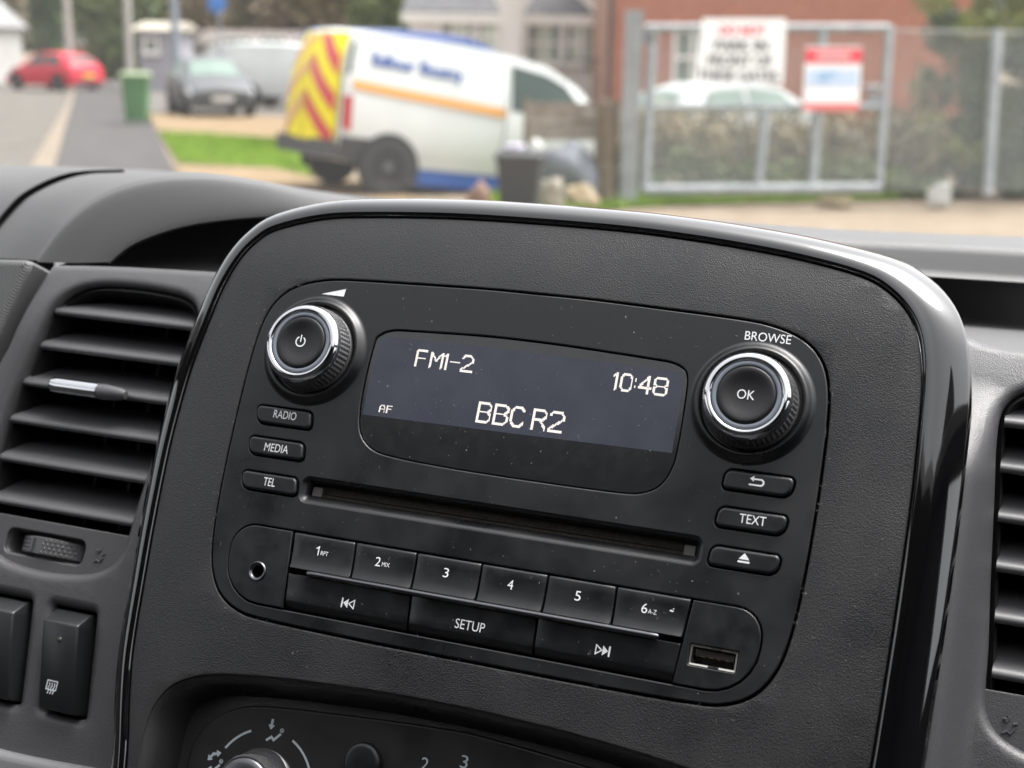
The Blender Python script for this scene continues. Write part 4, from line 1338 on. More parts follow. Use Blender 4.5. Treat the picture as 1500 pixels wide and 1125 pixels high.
# ------------------------------------------------------------------ bins, bags, stones
def wheelie_bin(name, label, m, lidm, loc, rz, w, h, dpt, tilt=0.0):
    mw = Matrix.Translation((loc[0], loc[1], loc[2])) @ Matrix.Rotation(rz, 4, 'Z') @ Matrix.Rotation(tilt, 4, 'Y')
    t = thing(name, label, "bin", mw)
    mb = MB(1.0)
    rows = []
    for z, k in ((.06, .78), (.10, .80), (h * .55, .9), (h * .88, .98), (h * .93, 1.06), (h * .96, 1.06)):
        rows.append([(a, b, z) for a, b in rrect(0, 0, w * k, dpt * k, .05, 3)])
    mb.loft(rows, closed=True, cap0=True, cap1=True)
    mb.build("body", m, t, angle=40)
    mb = MB(1.0)
    rows = []
    for z, k in ((h * .955, 1.10), (h * .985, 1.10), (h * 1.02, .98), (h * 1.035, .7)):
        rows.append([(a, b, z) for a, b in rrect(0, 0, w * k, dpt * k, .05, 3)])
    mb.loft(rows, closed=True, cap0=True, cap1=True)
    mb.build("lid", lidm, t, angle=40)
    mb = MB(1.0)
    mb.tube([(-w * .42, dpt * .56, h * .95), (-w * .42, dpt * .68, h * .97), (w * .42, dpt * .68, h * .97), (w * .42, dpt * .56, h * .95)], .016, 6)
    mb.build("handle", lidm, t)
    for sd in (1, -1):
        mb = MB(1.0)
        n = 20
        mb.loft([[(sd * w * .40 + dx, dpt * .40 + r * math.cos(6.2832 * k / n), .10 + r * math.sin(6.2832 * k / n)) for k in range(n)] for dx, r in ((-.025, .08), (-.02, .10), (.02, .10), (.025, .08))], closed=True, cap0=True, cap1=True)
        mb.build("wheel", tyre_m, t, angle=40)
    return t
greenbin_m = mat("green_bin_plastic", (.075, .20, .075), .5)
greenlid_m = mat("pale_green_lid", (.24, .31, .17), .5)
p = gnd(196, 186)
wheelie_bin("wheelie_bin", "green wheelie bin standing on the grey pavement by the road", greenbin_m, greenlid_m, (p[0], p[1] + .3, .06), .15, .57, 1.04, .62)
darkbin_m = mat("dark_grey_bin_plastic", (.030, .033, .034), .6)
p = wat(762, 250, 13.6)
wheelie_bin("wheelie_bin", "dark grey wheelie bin with bags on its lid in front of the works van", darkbin_m, darkbin_m, (p[0], p[1], 0), -.1, .42, .70, .5)
def lump(name, label, cat, loc, r, m, seed, flat=1.0, group=None):
    rr_ = random.Random(seed)
    bm = bmesh.new()
    bmesh.ops.create_icosphere(bm, subdivisions=3, radius=1.0)
    ph = [(Vector((rr_.uniform(-1, 1), rr_.uniform(-1, 1), rr_.uniform(-1, 1))).normalized(), rr_.uniform(.05, .22), rr_.uniform(1, 3)) for _ in range(9)]
    for v in bm.verts:
        n = v.co.normalized()
        k = 1 + sum(a * math.sin(f * 3 * n.dot(d)) for d, a, f in ph) * .45
        v.co = Vector((n[0] * r[0] * k, n[1] * r[1] * k, max(n[2], -.55 * flat) * r[2] * k))
    zmin = min(v.co.z for v in bm.verts)
    for v in bm.verts:
        v.co.z -= zmin
    me = bpy.data.meshes.new(name)
    bm.to_mesh(me)
    bm.free()
    o = finish(name, me, m, mw=Matrix.Translation(loc), angle=50)
    return tag(o, label, cat, group)
stone_m = smat("pale_stone", (.25, .22, .18), (.36, .33, .28), 6.0)
bag_m = mat("white_bag_plastic", (.62, .63, .61), .5)
lilac_m = mat("lilac_bag_plastic", (.33, .31, .37), .5)
bt = p
lump("rubbish_bag", "pale lilac bag lying on the dark bin's lid", "bag", (bt[0] - .06, bt[1], .722), (.11, .10, .04), lilac_m, 3)
lump("rubbish_bag", "small knotted white bag at the edge of the dark bin's lid", "bag", (bt[0] + .15, bt[1] - .05, .72), (.055, .055, .065), bag_m, 4)
q = wat(811, 285, 14.8)
lump("stone", "rounded pale stone beside the dark bin", "stone", (q[0], q[1], .0), (.12, .11, .22), stone_m, 5)
q = wat(848, 280, 15.2)
lump("stone", "wide cream stone in the grass next to the gate post", "stone", (q[0], q[1], .0), (.17, .12, .16), smat("cream_stone", (.30, .24, .15), (.40, .33, .22), 6.0), 6)
q = gnd(1222, 302)
lump("stone", "flat cream slab of stone on the gravel before the gate", "stone", (q[0], q[1], .0), (.21, .14, .075), smat("cream_stone", (.30, .24, .15), (.40, .33, .22), 6.0), 7)
q = wat(1378, 283, 16.2)
lump("rubbish_bag", "crumpled white bag lying under the ivy fence", "bag", (q[0], q[1], .0), (.13, .11, .17), bag_m, 8)
q = wat(835, 262, 15.9)
lump("tarp_heap", "blue grey tarpaulin heap below the weathered fence boards", "tarpaulin", (q[0], q[1], .0), (.33, .25, .40), mat("blue_grey_tarp", (.12, .135, .155), .6), 9)
q = wat(702, 262, 14.6)
lump("sack", "small brown sack slumped beside the dark bin", "sack", (q[0], q[1], .0), (.13, .11, .19), mat("brown_sack", (.22, .13, .09), .8), 12)

# weathered fence in front of the van's nose
wood_m = smat("weathered_boards", (.20, .165, .13), (.30, .255, .21), 9.0)
fa, fb2 = wat(768, 200, 15.9), wat(905, 200, 16.2)
fence = thing("board_fence", "weathered grey brown board fence hiding the works van's nose", "fence", Matrix.Translation((fa[0], fa[1], 0)))
dv = Vector((fb2[0] - fa[0], fb2[1] - fa[1], 0))
for k in range(4):
    mb = MB(1.0)
    mb.box((dv[0] / 2, dv[1] / 2, .735 + .105 * k), (dv.length, .022, .098), Matrix.Rotation(math.atan2(dv[1], dv[0]), 3, 'Z'))
    mb.build("board", wood_m, fence)
for t_ in (.02, .98):
    mb = MB(1.0); mb.box((dv[0] * t_, dv[1] * t_ + .04, .57), (.07, .06, 1.14)); mb.build("post", smat("mossy_post", (.15, .13, .07), (.22, .19, .11), 9.0), fence)
st = wat(885, 285, 16.0)
stump = thing("tree_stump", "brown ivy stripped trunk standing against the galvanised gate post", "tree trunk", Matrix.Translation((st[0], st[1], 0)))
mb = MB(1.0)
rows = []
for z, r in ((0, .17), (.1, .14), (.5, .12), (.9, .12), (1.12, .10), (1.14, .06)):
    rows.append([((r + .02 * math.sin(5 * a + z * 4)) * math.cos(a), (r + .02 * math.sin(5 * a + z * 4)) * math.sin(a), z) for a in [6.2832 * k / 20 for k in range(20)]])
mb.loft(rows, closed=True, cap1=True)
mb.build("trunk", smat("brown_bark", (.11, .085, .06), (.20, .16, .11), 8.0), stump, angle=50)

# ------------------------------------------------------------------ gate, signs, mesh fence
galv_m = vary(mat("galvanised_steel", (.27, .29, .30), .5, metal=.15), (.24, .26, .27), (.34, .365, .375), 5.0)
GD = 16.0
def gp(x, y, dd=0.0):
    return wat(x, y, GD + dd)
gate = thing("mesh_gate", "galvanised steel gate with chain link infill and two sign boards", "gate", Matrix.Translation(gp(1110, 280)))
gorg = gp(1110, 280)
def gl(x, y, dd=0.0):
    return gp(x, y, dd) - gorg
def bar(name, a, b, r, n=10):
    mb = MB(1.0); mb.tube([gl(*a), gl(*b)], r, n); return mb.build(name, galv_m, gate, angle=50)
bar("stile", (957, 40), (944, 283), .055)
bar("stile", (1303, 38), (1287, 279), .050)
bar("rail", (945, 41), (1303, 41), .050)
bar("rail", (945, 279), (1290, 276), .065)
bar("rail", (952, 158), (1294, 157), .042)
bar("upright", (1122, 158), (1110, 277), .055)
bar("upright", (1206, 42), (1190, 277), .055)
bar("latch_bar", (1266, 128), (1296, 128), .03)
mb = MB(1.0); mb.box(gl(1282, 146), (.18, .05, .16)); mb.build("lock_box", galv_m, gate)
wire_m = mat("mesh_wire", (.34, .35, .34), .6)
def chain(xa, xb, yt, yb, name, parent, org, dd=0.0, pitch=.06, r=.003):
    a, b, c = wat(xa, yt, GD + dd), wat(xb, yt, GD + dd), wat(xa, yb, GD + dd)
    W, H = (b - a).length, (c - a).length
    ex, ez = (b - a).normalized(), (c - a).normalized()
    mb = MB(1.0)
    k = -H
    while k < W:
        for sg in (1, -1):
            s0, s1 = max(0, -k), min(H, W - k)
            if s1 > s0:
                pts = []
                for s in (s0, s1):
                    x, z = k + s, s if sg > 0 else H - s
                    pts.append(a + ex * x + ez * z - org)
                mb.tube(pts, r, 3, caps=False)
        k += pitch
    o = mb.build(name, wire_m, parent, fix=False)
    o["kind"] = "stuff"
    return o
chain(950, 1296, 44, 277, "chain_link", gate, gorg, .0)
pst = thing("gate_post", "tall square galvanised post at the hinge side of the mesh gate", "post", Matrix.Translation(gp(915, 292)))
mb = MB(1.0)
a_, b_ = gp(929, 24) - gp(915, 292), Vector((0, 0, -.05))
mb.box(((b_[0] + a_[0]) / 2, 0, a_[2] / 2), (.19, .19, a_[2] + .1))
mb.build("post_tube", galv_m, pst)
mb = MB(1.0); mb.box((a_[0] * .5 + .15, -.02, a_[2] - .24), (.16, .08, .14)); mb.build("hinge", mat("hinge_steel", (.16, .17, .18), .5), pst)
mfence = thing("chain_link_fence", "chain link fence with round steel post in front of the ivy", "fence", Matrix.Translation(gp(1445, 282)))
forg = gp(1445, 282)
mb = MB(1.0); mb.tube([gp(1461, 44) - forg, gp(1446, 286) - forg], .062, 14); mb.build("post", galv_m, mfence, angle=50)
mb = MB(1.0); mb.tube([gp(1305, 44) - forg, gp(1560, 48) - forg], .012, 6); mb.build("top_wire", wire_m, mfence)
chain(1302, 1560, 46, 280, "chain_link", mfence, forg, .02)

# sign boards hung on the gate
white_m = mat("sign_white", (.80, .80, .78), .5)
signred_m = mat("sign_red", (.66, .03, .05), .5)
signink_m = mat("sign_black_ink", (.03, .03, .035), .6)
def sign(name, label, cs, dd, m):
    """cs: four corners in the photo (lt, rt, rb, lb)"""
    org = wat(*cs[3], GD + dd)
    t = thing(name, label, "sign", Matrix.Translation(org))
    P = [wat(*c_, GD + dd) - org for c_ in cs]
    mb = MB(1.0)
    f, b = [p_ for p_ in P], [p_ + Vector((0, .012, 0)) for p_ in P]
    mb.add(f + b, [(0, 1, 2, 3), (7, 6, 5, 4), (0, 4, 5, 1), (1, 5, 6, 2), (2, 6, 7, 3), (3, 7, 4, 0)])
    mb.build("board", m, t)
    def on(s_, t_, lift=-.005):
        a = P[0].lerp(P[1], s_); b2 = P[3].lerp(P[2], s_)
        return a.lerp(b2, t_) + Vector((0, lift, 0))
    return t, on
def sign_words(t, on, s, s0, s1, t0, t1, m):
    vs_, fs_ = text_mesh(s)
    x0, x1 = min(v[0] for v in vs_), max(v[0] for v in vs_)
    y0, y1 = min(v[1] for v in vs_), max(v[1] for v in vs_)
    mb = MB(1.0)
    for e in (-.006, .006):                 # a second pass beside the first makes the letters bold
        mb.add([on(s0 + (v[0] - x0) / (x1 - x0) * (s1 - s0) + e, t1 + (v[1] - y0) / (y1 - y0) * (t0 - t1), -.006 + e * .1) for v in vs_], fs_)
    mb.build("lettering", m, t, fix=False)
def sign_rect(t, on, s0, s1, t0, t1, m, name, lift=-.005):
    mb = MB(1.0)
    mb.add([on(s0, t0, lift), on(s1, t0, lift), on(s1, t1, lift), on(s0, t1, lift)], [(0, 1, 2, 3)])
    mb.build(name, m, t)
t, on = sign("notice_board", "white board with red and black capitals on the mesh gate", ((1029, 27), (1152, 27), (1147, 124), (1017, 121)), -.10, white_m)
sign_words(t, on, "DO NOT", .22, .76, .10, .26, signred_m)
sign_words(t, on, "PARK IN", .18, .80, .33, .50, signink_m)
sign_words(t, on, "FRONT OF", .12, .86, .56, .73, signink_m)
sign_words(t, on, "THESE GATES", .03, .94, .79, .96, signink_m)
t, on = sign("notice_board", "small board with red header, pale blue panel and red foot on the gate", ((1180, 68), (1263, 68), (1258, 162), (1176, 162)), -.10, white_m)
sign_rect(t, on, .0, 1.0, .03, .26, signred_m, "red_header")
sign_rect(t, on, .2, .8, .10, .19, mat("pale_pink_print", (.7, .4, .4), .5), "header_print", -.009)
sign_rect(t, on, .04, .96, .36, .62, mat("pale_blue_print", (.48, .58, .74), .5), "blue_panel")
sign_rect(t, on, .24, .58, .40, .46, mat("blue_print", (.22, .42, .62), .5), "blue_print", -.009)
sign_rect(t, on, .24, .45, .49, .54, mat("blue_print", (.22, .42, .62), .5), "blue_print", -.009)
sign_rect(t, on, .0, 1.0, .88, 1.0, mat("sign_light_red", (.68, .16, .15), .5), "red_foot")

# ------------------------------------------------------------------ houses
brick_m = mat("red_brickwork", (.32, .11, .06), .85)
bt_ = node(brick_m, "ShaderNodeTexBrick", Scale=4.4)
bt_.inputs["Color1"].default_value = (.42, .15, .09, 1)
bt_.inputs["Color2"].default_value = (.33, .11, .065, 1)
bt_.inputs["Mortar"].default_value = (.34, .25, .19, 1)
bt_.inputs["Mortar Size"].default_value = .012
mp = brick_m.node_tree.nodes.new("ShaderNodeMapping")
mp.inputs["Rotation"].default_value = (math.radians(90), 0, 0)
brick_m.node_tree.links.new(coords(brick_m), mp.inputs["Vector"])
brick_m.node_tree.links.new(mp.outputs[0], bt_.inputs["Vector"])
brick_m.node_tree.links.new(bt_.outputs["Color"], brick_m.node_tree.nodes["Principled BSDF"].inputs["Base Color"])
slate_m = smat("grey_roof_slate", (.10, .10, .105), (.16, .16, .165), 6.0)
render_m = smat("white_timber", (0.84, 0.82, 0.78), (0.9, 0.88, 0.85), 3.0)
pane_m = mat("window_pane", (.16, .20, .17), .15, spec=.4)
curtain_m = mat("pale_curtain", (.46, .54, .44), .8)
def window(parent, c, w, h, cols, rows_, framem, tint):
    """c: lower left corner (local); faces -y"""
    mb = MB(1.0)
    f = .07
    for x in [0, w] + [w * k / cols for k in range(1, cols)]:
        mb.box((c[0] + x, c[1] - .05, c[2] + h / 2), (f, .08, h + f))
    for z in [0, h] + [h * k / rows_ for k in range(1, rows_)]:
        mb.box((c[0] + w / 2, c[1] - .048, c[2] + z), (w + f, .07, f))
    wn = mb.build("window", framem, parent)
    for i in range(cols):
        mb = MB(1.0)
        mb.box((c[0] + w * (i + .5) / cols, c[1] - .02, c[2] + h / 2), (w / cols - f, .02, h - f))
        mb.build("pane", tint[i % len(tint)], wn)
    mb = MB(1.0); mb.box((c[0] + w / 2, c[1] - .10, c[2] - .08), (w + .25, .20, .07)); mb.build("sill", framem, wn)
    return wn
def house(name, label, xl, xr, D, h, roofh, depth, wallm, roofm, wins, framem=render_m, gable=False):
    a, b = wat(xl, 100, D), wat(xr, 100, D)
    W = b[0] - a[0]
    t = thing(name, label, "house", Matrix.Translation((a[0], a[1], 0)))
    mb = MB(1.0); mb.box((W / 2, depth / 2, h / 2 - .2), (W, depth, h + .4)); mb.build("wall", wallm, t)
    mb = MB(1.0)
    e = .3
    if gable:
        mb.add([(-e, -e, h), (W + e, -e, h), (W / 2, -e, h + roofh), (-e, depth + e, h), (W + e, depth + e, h), (W / 2, depth + e, h + roofh)],
               [(0, 1, 2), (5, 4, 3), (0, 2, 5, 3), (1, 4, 5, 2), (0, 3, 4, 1)])
    else:
        mb.add([(-e, -e, h), (W + e, -e, h), (W + e, depth + e, h), (-e, depth + e, h), (-e, depth / 2, h + roofh), (W + e, depth / 2, h + roofh)],
               [(0, 1, 5, 4), (2, 3, 4, 5), (0, 4, 3), (1, 2, 5), (0, 3, 2, 1)])
    mb.build("roof", roofm, t)
    for (x, y, w, hh, cols, rws, tint) in wins:
        p_ = wat(x, y, D) - Vector((a[0], a[1], 0))
        window(t, (p_[0], 0, p_[2]), w, hh, cols, rws, framem, tint)
    return t
hs = house("brick_house", "red brick house wall with white casement window behind the gate", 888, 1420, 31, 5.2, 2.5, 7, brick_m, slate_m,
           [(986, 122, .78, 1.10, 2, 2, (pane_m, paleglass_m))])
p_ = wat(893, 100, 30.9) - Vector(hs.location)
mb = MB(1.0); mb.tube([(p_[0], -.08, 0), (p_[0], -.08, 5.1)], .05, 8); mb.build("drainpipe", mat("drainpipe_dark", (.06, .05, .05), .5), hs)
# white timbered house with dark roof, centre pier and right hand barge boards
WD = 37
wh = thing("white_house", "white timbered house with grey roofs and green tinted windows behind the van", "house", Matrix.Translation((wat(635, 100, WD)[0], WD - 1, 0)))
worg = Vector(wh.location)
def wl(x, y, dd=0.0):
    return wat(x, y, WD + dd) - worg
y0 = wl(700, 100)[1]
xl_, xr_ = wl(600, 100)[0], wl(878, 100)[0]
ztop = wl(750, 22)[2]
mb = MB(1.0); mb.box(((xl_ + xr_) / 2, y0 + 3, ztop / 2), (xr_ - xl_, 6, ztop)); mb.build("wall", render_m, wh)
mb = MB(1.0)
for xa, xb in ((590, 738), (762, 872)):
    a, b = wl(xa, 20)[0], wl(xb, 20)[0]
    z = wl(750, 20)[2]
    mb.add([(a, y0 - .12, z), (b, y0 - .12, z), (b - .3, y0 + 2.6, z + 1.9), (a + .3, y0 + 2.6, z + 1.9), (a, y0 + 6, z), (b, y0 + 6, z)], [(0, 1, 2, 3), (3, 2, 5, 4), (0, 3, 4), (1, 5, 2), (0, 4, 5, 1)])
mb.build("roof", slate_m, wh)
mb = MB(1.0); mb.box(((wl(590, 20)[0] + wl(738, 20)[0]) / 2, y0 - .16, ztop - .12), (wl(738, 20)[0] - wl(590, 20)[0], .10, .26)); mb.build("fascia_board", render_m, wh)
mb = MB(1.0); mb.box(((wl(765, 20)[0] + wl(868, 20)[0]) / 2, y0 - .16, ztop - .12), (wl(868, 20)[0] - wl(765, 20)[0], .10, .26)); mb.build("fascia_board", render_m, wh)
mb = MB(1.0); c0 = wl(749, 100); mb.box((c0[0], y0 - .5, 1.9), (.46, .5, 3.8)); mb.build("pier", render_m, wh)
def board(a, b, wdt, name):
    a, b = wl(*a), wl(*b)
    mb = MB(1.0)
    d = (b - a); L = d.length
    ang = math.atan2(d[2], d[0])
    mb.box(((a[0] + b[0]) / 2, y0 - .62, (a[2] + b[2]) / 2), (L, .12, wdt), Matrix.Rotation(-ang, 3, 'Y'))
    mb.build(name, render_m, wh)
board((728, -8), (746, 32), .2, "barge_board")
board((776, -8), (754, 32), .2, "barge_board")
board((846, -10), (884, 28), .22, "barge_board")
board((882, 24), (879, 104), .2, "corner_board")
tints = (pane_m, curtain_m, paleglass_m, curtain_m)
for x, y, w, h, cc in ((646, 66, .95, .55, 3), (694, 70, .55, .62, 2), (772, 92, .85, 1.0, 3), (826, 92, .45, 1.0, 2)):
    p_ = wl(x, y)
    window(wh, (p_[0], y0, p_[2]), w, h, cc, 2, render_m, tints)
mb = MB(1.0); p_ = wl(862, 70); mb.box((p_[0], y0 - .03, p_[2]), (.2, .06, 1.2)); mb.build("panel", mat("grey_green_panel", (.35, .37, .33), .7), wh)
rail = thing("railing", "thin dark iron railing in front of the white house corner", "railing", Matrix.Translation((wat(820, 100, 33)[0], wat(820, 100, 33)[1], 0)))
ro = Vector(rail.location)
for k in range(9):
    a = wat(826 + 7 * k, 84, 33) - ro
    mb = MB(1.0); mb.tube([(a[0], 0, .1), (a[0], 0, a[2])], .014, 5); mb.build("baluster", mat("iron_dark", (.07, .055, .05), .6), rail)
mb = MB(1.0); a, b = wat(822, 86, 33) - ro, wat(888, 88, 33) - ro; mb.tube([(a[0], 0, a[2]), (b[0], 0, b[2])], .02, 6); mb.build("top_rail", mat("iron_dark", (.07, .055, .05), .6), rail)

house("far_cottage", "pinkish brick cottage beyond the red hatchback", 100, 160, 78, 3.2, 2.2, 6, smat("pink_brick", (.40, .27, .20), (.48, .34, .26), 2.0), slate_m, [(112, 62, .9, 1.0, 2, 1, (pane_m,))])
house("far_cottage", "white gabled cottage at the far left end of the road", -130, -34, 62, 2.5, 1.6, 6, smat("white_render", (0.4, 0.39, 0.37), (0.48, 0.47, 0.45), 2.0), smat("pale_grey_roof", (0.22, 0.22, 0.22), (0.28, 0.28, 0.28), 2.0), [(-90, 78, .8, .9, 2, 1, (pane_m,))], gable=True)
house("garden_shed", "low grey shed with cream flat roof edge behind the lamp post", 205, 252, 56, 2.35, .35, 4, smat("grey_shed_boards", (.30, .30, .33), (.36, .36, .39), 3.0), smat("cream_roof_felt", (0.34, 0.31, 0.26), (0.4, 0.37, 0.31), 3.0), [(214, 76, .5, .5, 1, 1, (pane_m,))])
house("garden_shed", "long pale workshop with grey roof beyond the white vans", 296, 452, 64, 1.95, .6, 5, smat("pale_workshop", (.46, .45, .42), (.54, .53, .50), 2.0), smat("brown_grey_roof", (.12, .105, .095), (.16, .14, .13), 3.0), [(330, 74, 1.2, .6, 3, 1, (pane_m, paleglass_m)), (382, 74, 1.2, .6, 3, 1, (pane_m, paleglass_m))])

# ------------------------------------------------------------------ poles and round sign
pole_m = mat("pale_timber_pole", (.40, .37, .34), .8)
steel_pole_m = mat("blue_grey_steel_pole", (.24, .27, .31), .5)
def pole(name, label, px, pyb, D, r, h, m, arm):
    g0 = wat(px, pyb, D)
    t = thing(name, label, "pole", Matrix.Translation((g0[0], g0[1], 0)))
    mb = MB(1.0); mb.tube([(0, 0, -.05), (0, 0, h * .25), (0, 0, h)], [r * 1.15, r, r * .7], 12); mb.build("shaft", m, t, angle=60)
    if arm == "lamp":
        mb = MB(1.0); mb.tube([(0, 0, h - .1), (.3, 0, h + .25), (1.0, 0, h + .35)], .045, 8); mb.build("arm", m, t, angle=60)
        mb = MB(1.0); mb.box((1.25, 0, h + .33), (.6, .22, .12)); mb.build("lantern", mat("lantern_grey", (.3, .3, .3), .5), t)
    else:
        mb = MB(1.0); mb.box((0, 0, h - .3), (1.4, .08, .1)); mb.build("cross_arm", m, t)
    return t
pole("lamp_post", "blue grey steel lamp post beside the dark grey hatchback", 258, 95, 38, .12, 6.5, steel_pole_m, "lamp")
pole("utility_pole", "pale utility pole rising behind the red hatchback's roof", 102, 90, 58, .14, 8.0, pole_m, "cross")
pole("utility_pole", "pale utility pole standing behind the green wheelie bin", 190, 95, 46, .12, 8.0, pole_m, "cross")
g0 = wat(322, 60, 41)
rs = thing("road_sign", "round blue road sign on a thin grey pole above the dark hatchback", "road sign", Matrix.Translation((g0[0], g0[1], 0)))
mb = MB(1.0); mb.tube([(0, 0, 0), (0, 0, 3.3)], .035, 8); mb.build("post", steel_pole_m, rs)
mb = MB(1.0)
zc = wat(318, 6, 41)[2]
n = 28
mb.loft([[(.27 * r * math.cos(6.2832 * k / n) - .05, -.05 - d, zc + .27 * r * math.sin(6.2832 * k / n)) for k in range(n)] for r, d in ((1, 0), (1, .02), (.96, .025))], closed=True, cap0=True, cap1=True)
mb.build("blue_disc", mat("sign_blue", (.05, .20, .55), .4), rs)

# ------------------------------------------------------------------ trees, hedge, ivy
def foliage(mb, c, r, n, size, rd, squash=1.0):
    for _ in range(n):
        d = Vector((rd.gauss(0, 1), rd.gauss(0, 1), rd.gauss(0, 1))).normalized()
        k = rd.random() ** .45
        p_ = Vector((c[0] + d[0] * r[0] * k, c[1] + d[1] * r[1] * k, c[2] + d[2] * r[2] * k))
        a = Vector((rd.gauss(0, 1), rd.gauss(0, 1), rd.gauss(0, 1))).normalized()
        b = a.cross(Vector((rd.gauss(0, 1), rd.gauss(0, 1), rd.gauss(0, 1)))).normalized()
        s = size * rd.uniform(.6, 1.4)
        mb.add([p_ - a * s, p_ + b * s * .55, p_ + a * s, p_ - b * s * .55], [(0, 1, 2, 3)])
def tree(name, label, x, y, h, crown, leafm, barkm, seed, size=.22, n=1500, trunk_r=.16, clumps=12, z0=None, group=None):
    rd = random.Random(seed)
    t = thing(name, label, "tree", Matrix.Translation((x, y, 0)), group)
    mb = MB(1.0)
    top = h * .72
    mb.tube([(0, 0, -.1), (.05, 0, h * .2), (-.05, .05, h * .45), (.05, 0, top)], [trunk_r * 1.25, trunk_r, trunk_r * .7, trunk_r * .25], 10)
    for k in range(6):
        a = k * 1.05 + rd.random()
        zz = h * rd.uniform(.3, .6)
        L = crown[0] * rd.uniform(.5, .8)
        mb.tube([(0, 0, zz), (math.cos(a) * L * .5, math.sin(a) * L * .5, zz + L * .35), (math.cos(a) * L, math.sin(a) * L, zz + L * .8)], [trunk_r * .45, trunk_r * .3, trunk_r * .1], 6)
    mb.build("trunk", barkm, t, angle=60)
    mb = MB(1.0)
    zc_ = z0 if z0 is not None else h * .62
    for k in range(clumps):
        d = Vector((rd.gauss(0, 1), rd.gauss(0, 1), rd.gauss(0, 1))).normalized() * rd.uniform(.25, .85)
        cc = (d[0] * crown[0], d[1] * crown[1], zc_ + d[2] * crown[2])
        q_ = rd.uniform(.28, .5)
        foliage(mb, cc, (crown[0] * q_, crown[1] * q_, crown[2] * q_), n // clumps, size, rd)
    mb.build("crown", leafm, t, fix=False)
    return t
bark_m = smat("grey_brown_bark", (.09, .075, .06), (.15, .13, .10), 6.0)
leaf_olive = vary(mat("olive_leaves", (.12, .11, .05), .7), (.13, .115, .06), (.31, .255, .14), .9)
leaf_brown = vary(mat("early_spring_twigs", (.18, .13, .08), .8), (.17, .125, .08), (.34, .265, .175), 1.1)
leaf_green = vary(mat("mid_green_leaves", (.06, .10, .03), .6), (.06, .10, .03), (.19, .24, .075), 1.3)
leaf_dark = vary(mat("dark_ivy_leaves", (.02, .05, .025), .5), (.025, .065, .03), (.11, .17, .05), 2.6)
leaf_lime = vary(mat("yellow_green_leaves", (.2, .24, .05), .6), (.10, .14, .03), (.28, .31, .07), 2.5)
leaf_bramble = vary(mat("bramble_leaves", (.14, .12, .08), .8), (.16, .14, .085), (.50, .42, .26), 3.2)
spec = [(-30, 80, 9, leaf_olive, "olive brown tree above the white gabled cottage"), (62, 70, 10, leaf_dark, "dark ivy covered tree behind the red hatchback"),
        (150, 84, 10, leaf_brown, "bare brown tree standing behind the pinkish cottage"), (176, 76, 7, leaf_green, "small green tree beside the pale utility pole"),
        (232, 86, 10, leaf_olive, "tawny olive tree over the cream roofed shed"), (300, 90, 11, leaf_brown, "brown early spring tree behind the round blue sign"),
        (375, 84, 10, leaf_olive, "broad olive tree behind the long pale workshop"), (450, 82, 10, leaf_brown, "brown tree above the chevron rear of the works van"),
        (515, 78, 10, leaf_olive, "olive tree rising behind the works van roof"), (585, 74, 10, leaf_green, "dark green tree above the blue van"), (645, 80, 11, leaf_olive, "olive tree left of the white timbered house")]
for k, (px, D, h, lm, lab) in enumerate(spec):
    q = wat(px, 60, D)
    tree("tree", lab, q[0], q[1], h, (3.2, 2.2, 4.2) if lm is not leaf_dark else (1.1, 1.0, 4.0), lm, bark_m, 20 + k, .30, 2600, .2, 16, z0=h * .46, group="trees behind the car park")
def bush(name, label, cat, x, y, parts, leafm, size, seed, stems=10):
    rd = random.Random(seed)
    t = thing(name, label, cat, Matrix.Translation((x, y, 0)))
    mb = MB(1.0)
    for (c, r, n) in parts:
        foliage(mb, c, r, n, size, rd)
    mb.build("foliage", leafm, t, fix=False)
    mb = MB(1.0)
    xs_ = [c[0] for c, r, n in parts]
    for k in range(stems):
        xx = rd.uniform(min(xs_), max(xs_))
        mb.tube([(xx, .1, -.02), (xx + rd.uniform(-.2, .2), 0, rd.uniform(.4, .8)), (xx + rd.uniform(-.5, .5), rd.uniform(-.2, .2), rd.uniform(.8, 1.2))], [.018, .012, .006], 5)
    mb.build("stem", bark_m, t)
    return t
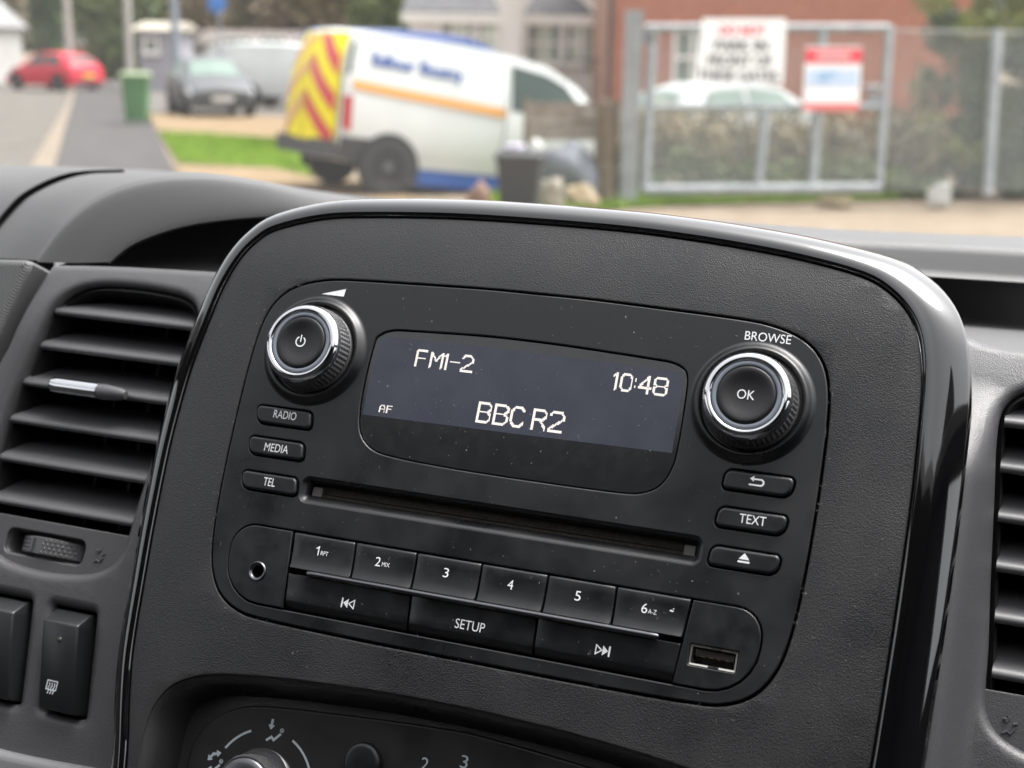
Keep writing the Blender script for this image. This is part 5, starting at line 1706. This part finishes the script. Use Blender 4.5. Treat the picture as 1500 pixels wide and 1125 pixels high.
# bramble hedge behind the gate
q = wat(1120, 275, 17.6)
rd = random.Random(5)
parts = []
for k in range(14):
    parts.append(((-1.6 + 3.5 * k / 13, rd.uniform(-.1, .3), rd.uniform(.4, .62)), (.34, .35, .52), 620))
bush("bramble_hedge", "tangled brown green bramble hedge behind the mesh gate", "hedge", q[0], q[1], parts, leaf_bramble, .045, 6, 40)
q = wat(1010, 275, 17.3)
bush("bramble_hedge", "low green undergrowth at the foot of the bramble hedge", "hedge", q[0], q[1], [((-.5 + .42 * k, 0, rd.uniform(.12, .35)), (.28, .2, rd.uniform(.15, .3)), 200) for k in range(9)], leaf_green, .05, 7, 6)
# ivy clad tree behind the fence on the right
q = wat(1420, 275, 17.6)
iv = thing("ivy_tree", "dark ivy covered tree with yellow green leaves behind the chain link fence", "tree", Matrix.Translation((q[0], q[1], 0)))
mb = MB(1.0)
mb.tube([(.1, .3, -.1), (.15, .3, .8), (0, .35, 1.8), (.1, .3, 3.2)], [.2, .16, .14, .08], 12)
mb.tube([(-.75, .1, -.1), (-.72, .1, .7), (-.70, .12, 1.6)], [.07, .06, .04], 8)
mb.build("trunk", smat("pale_ivy_bark", (.20, .17, .10), (.30, .26, .16), 6.0), iv, angle=60)
rd = random.Random(9)
mb = MB(1.0)
for k in range(40):
    c = (rd.uniform(-.45, 1.9), rd.uniform(-.1, .6), rd.uniform(.3, 2.1))
    foliage(mb, c, (.30, .3, .32), 330, .045, rd)
for k in range(22):
    c = (rd.uniform(.35, 1.5), rd.uniform(-.2, .3), rd.uniform(.12, 1.3))
    foliage(mb, c, (.26, .25, .24), 330, .045, rd)
mb.build("ivy_leaves", leaf_dark, iv, fix=False)
mb = MB(1.0)
for k in range(20):
    c = (rd.uniform(-.75, 1.5), rd.uniform(-.4, .3), rd.uniform(1.95, 2.7))
    foliage(mb, c, (.30, .25, .2), 200, .045, rd)
for c in ((-.35, -.3, .62), (-.15, -.35, .5), (.05, -.3, .58), (.95, -.3, 1.5), (.75, -.3, .9), (-.6, -.2, .9)):
    foliage(mb, c, (.18, .15, .13), 130, .045, rd)
mb.build("bright_leaves", leaf_lime, iv, fix=False)
q = wat(1330, 275, 17.9)
bush("undergrowth", "brown olive undergrowth between the gate and the ivy tree", "undergrowth", q[0], q[1], [((rd.uniform(-.5, .9), rd.uniform(-.1, .3), rd.uniform(.2, .95)), (.25, .25, .3), 330) for k in range(16)], leaf_olive, .045, 15, 16)
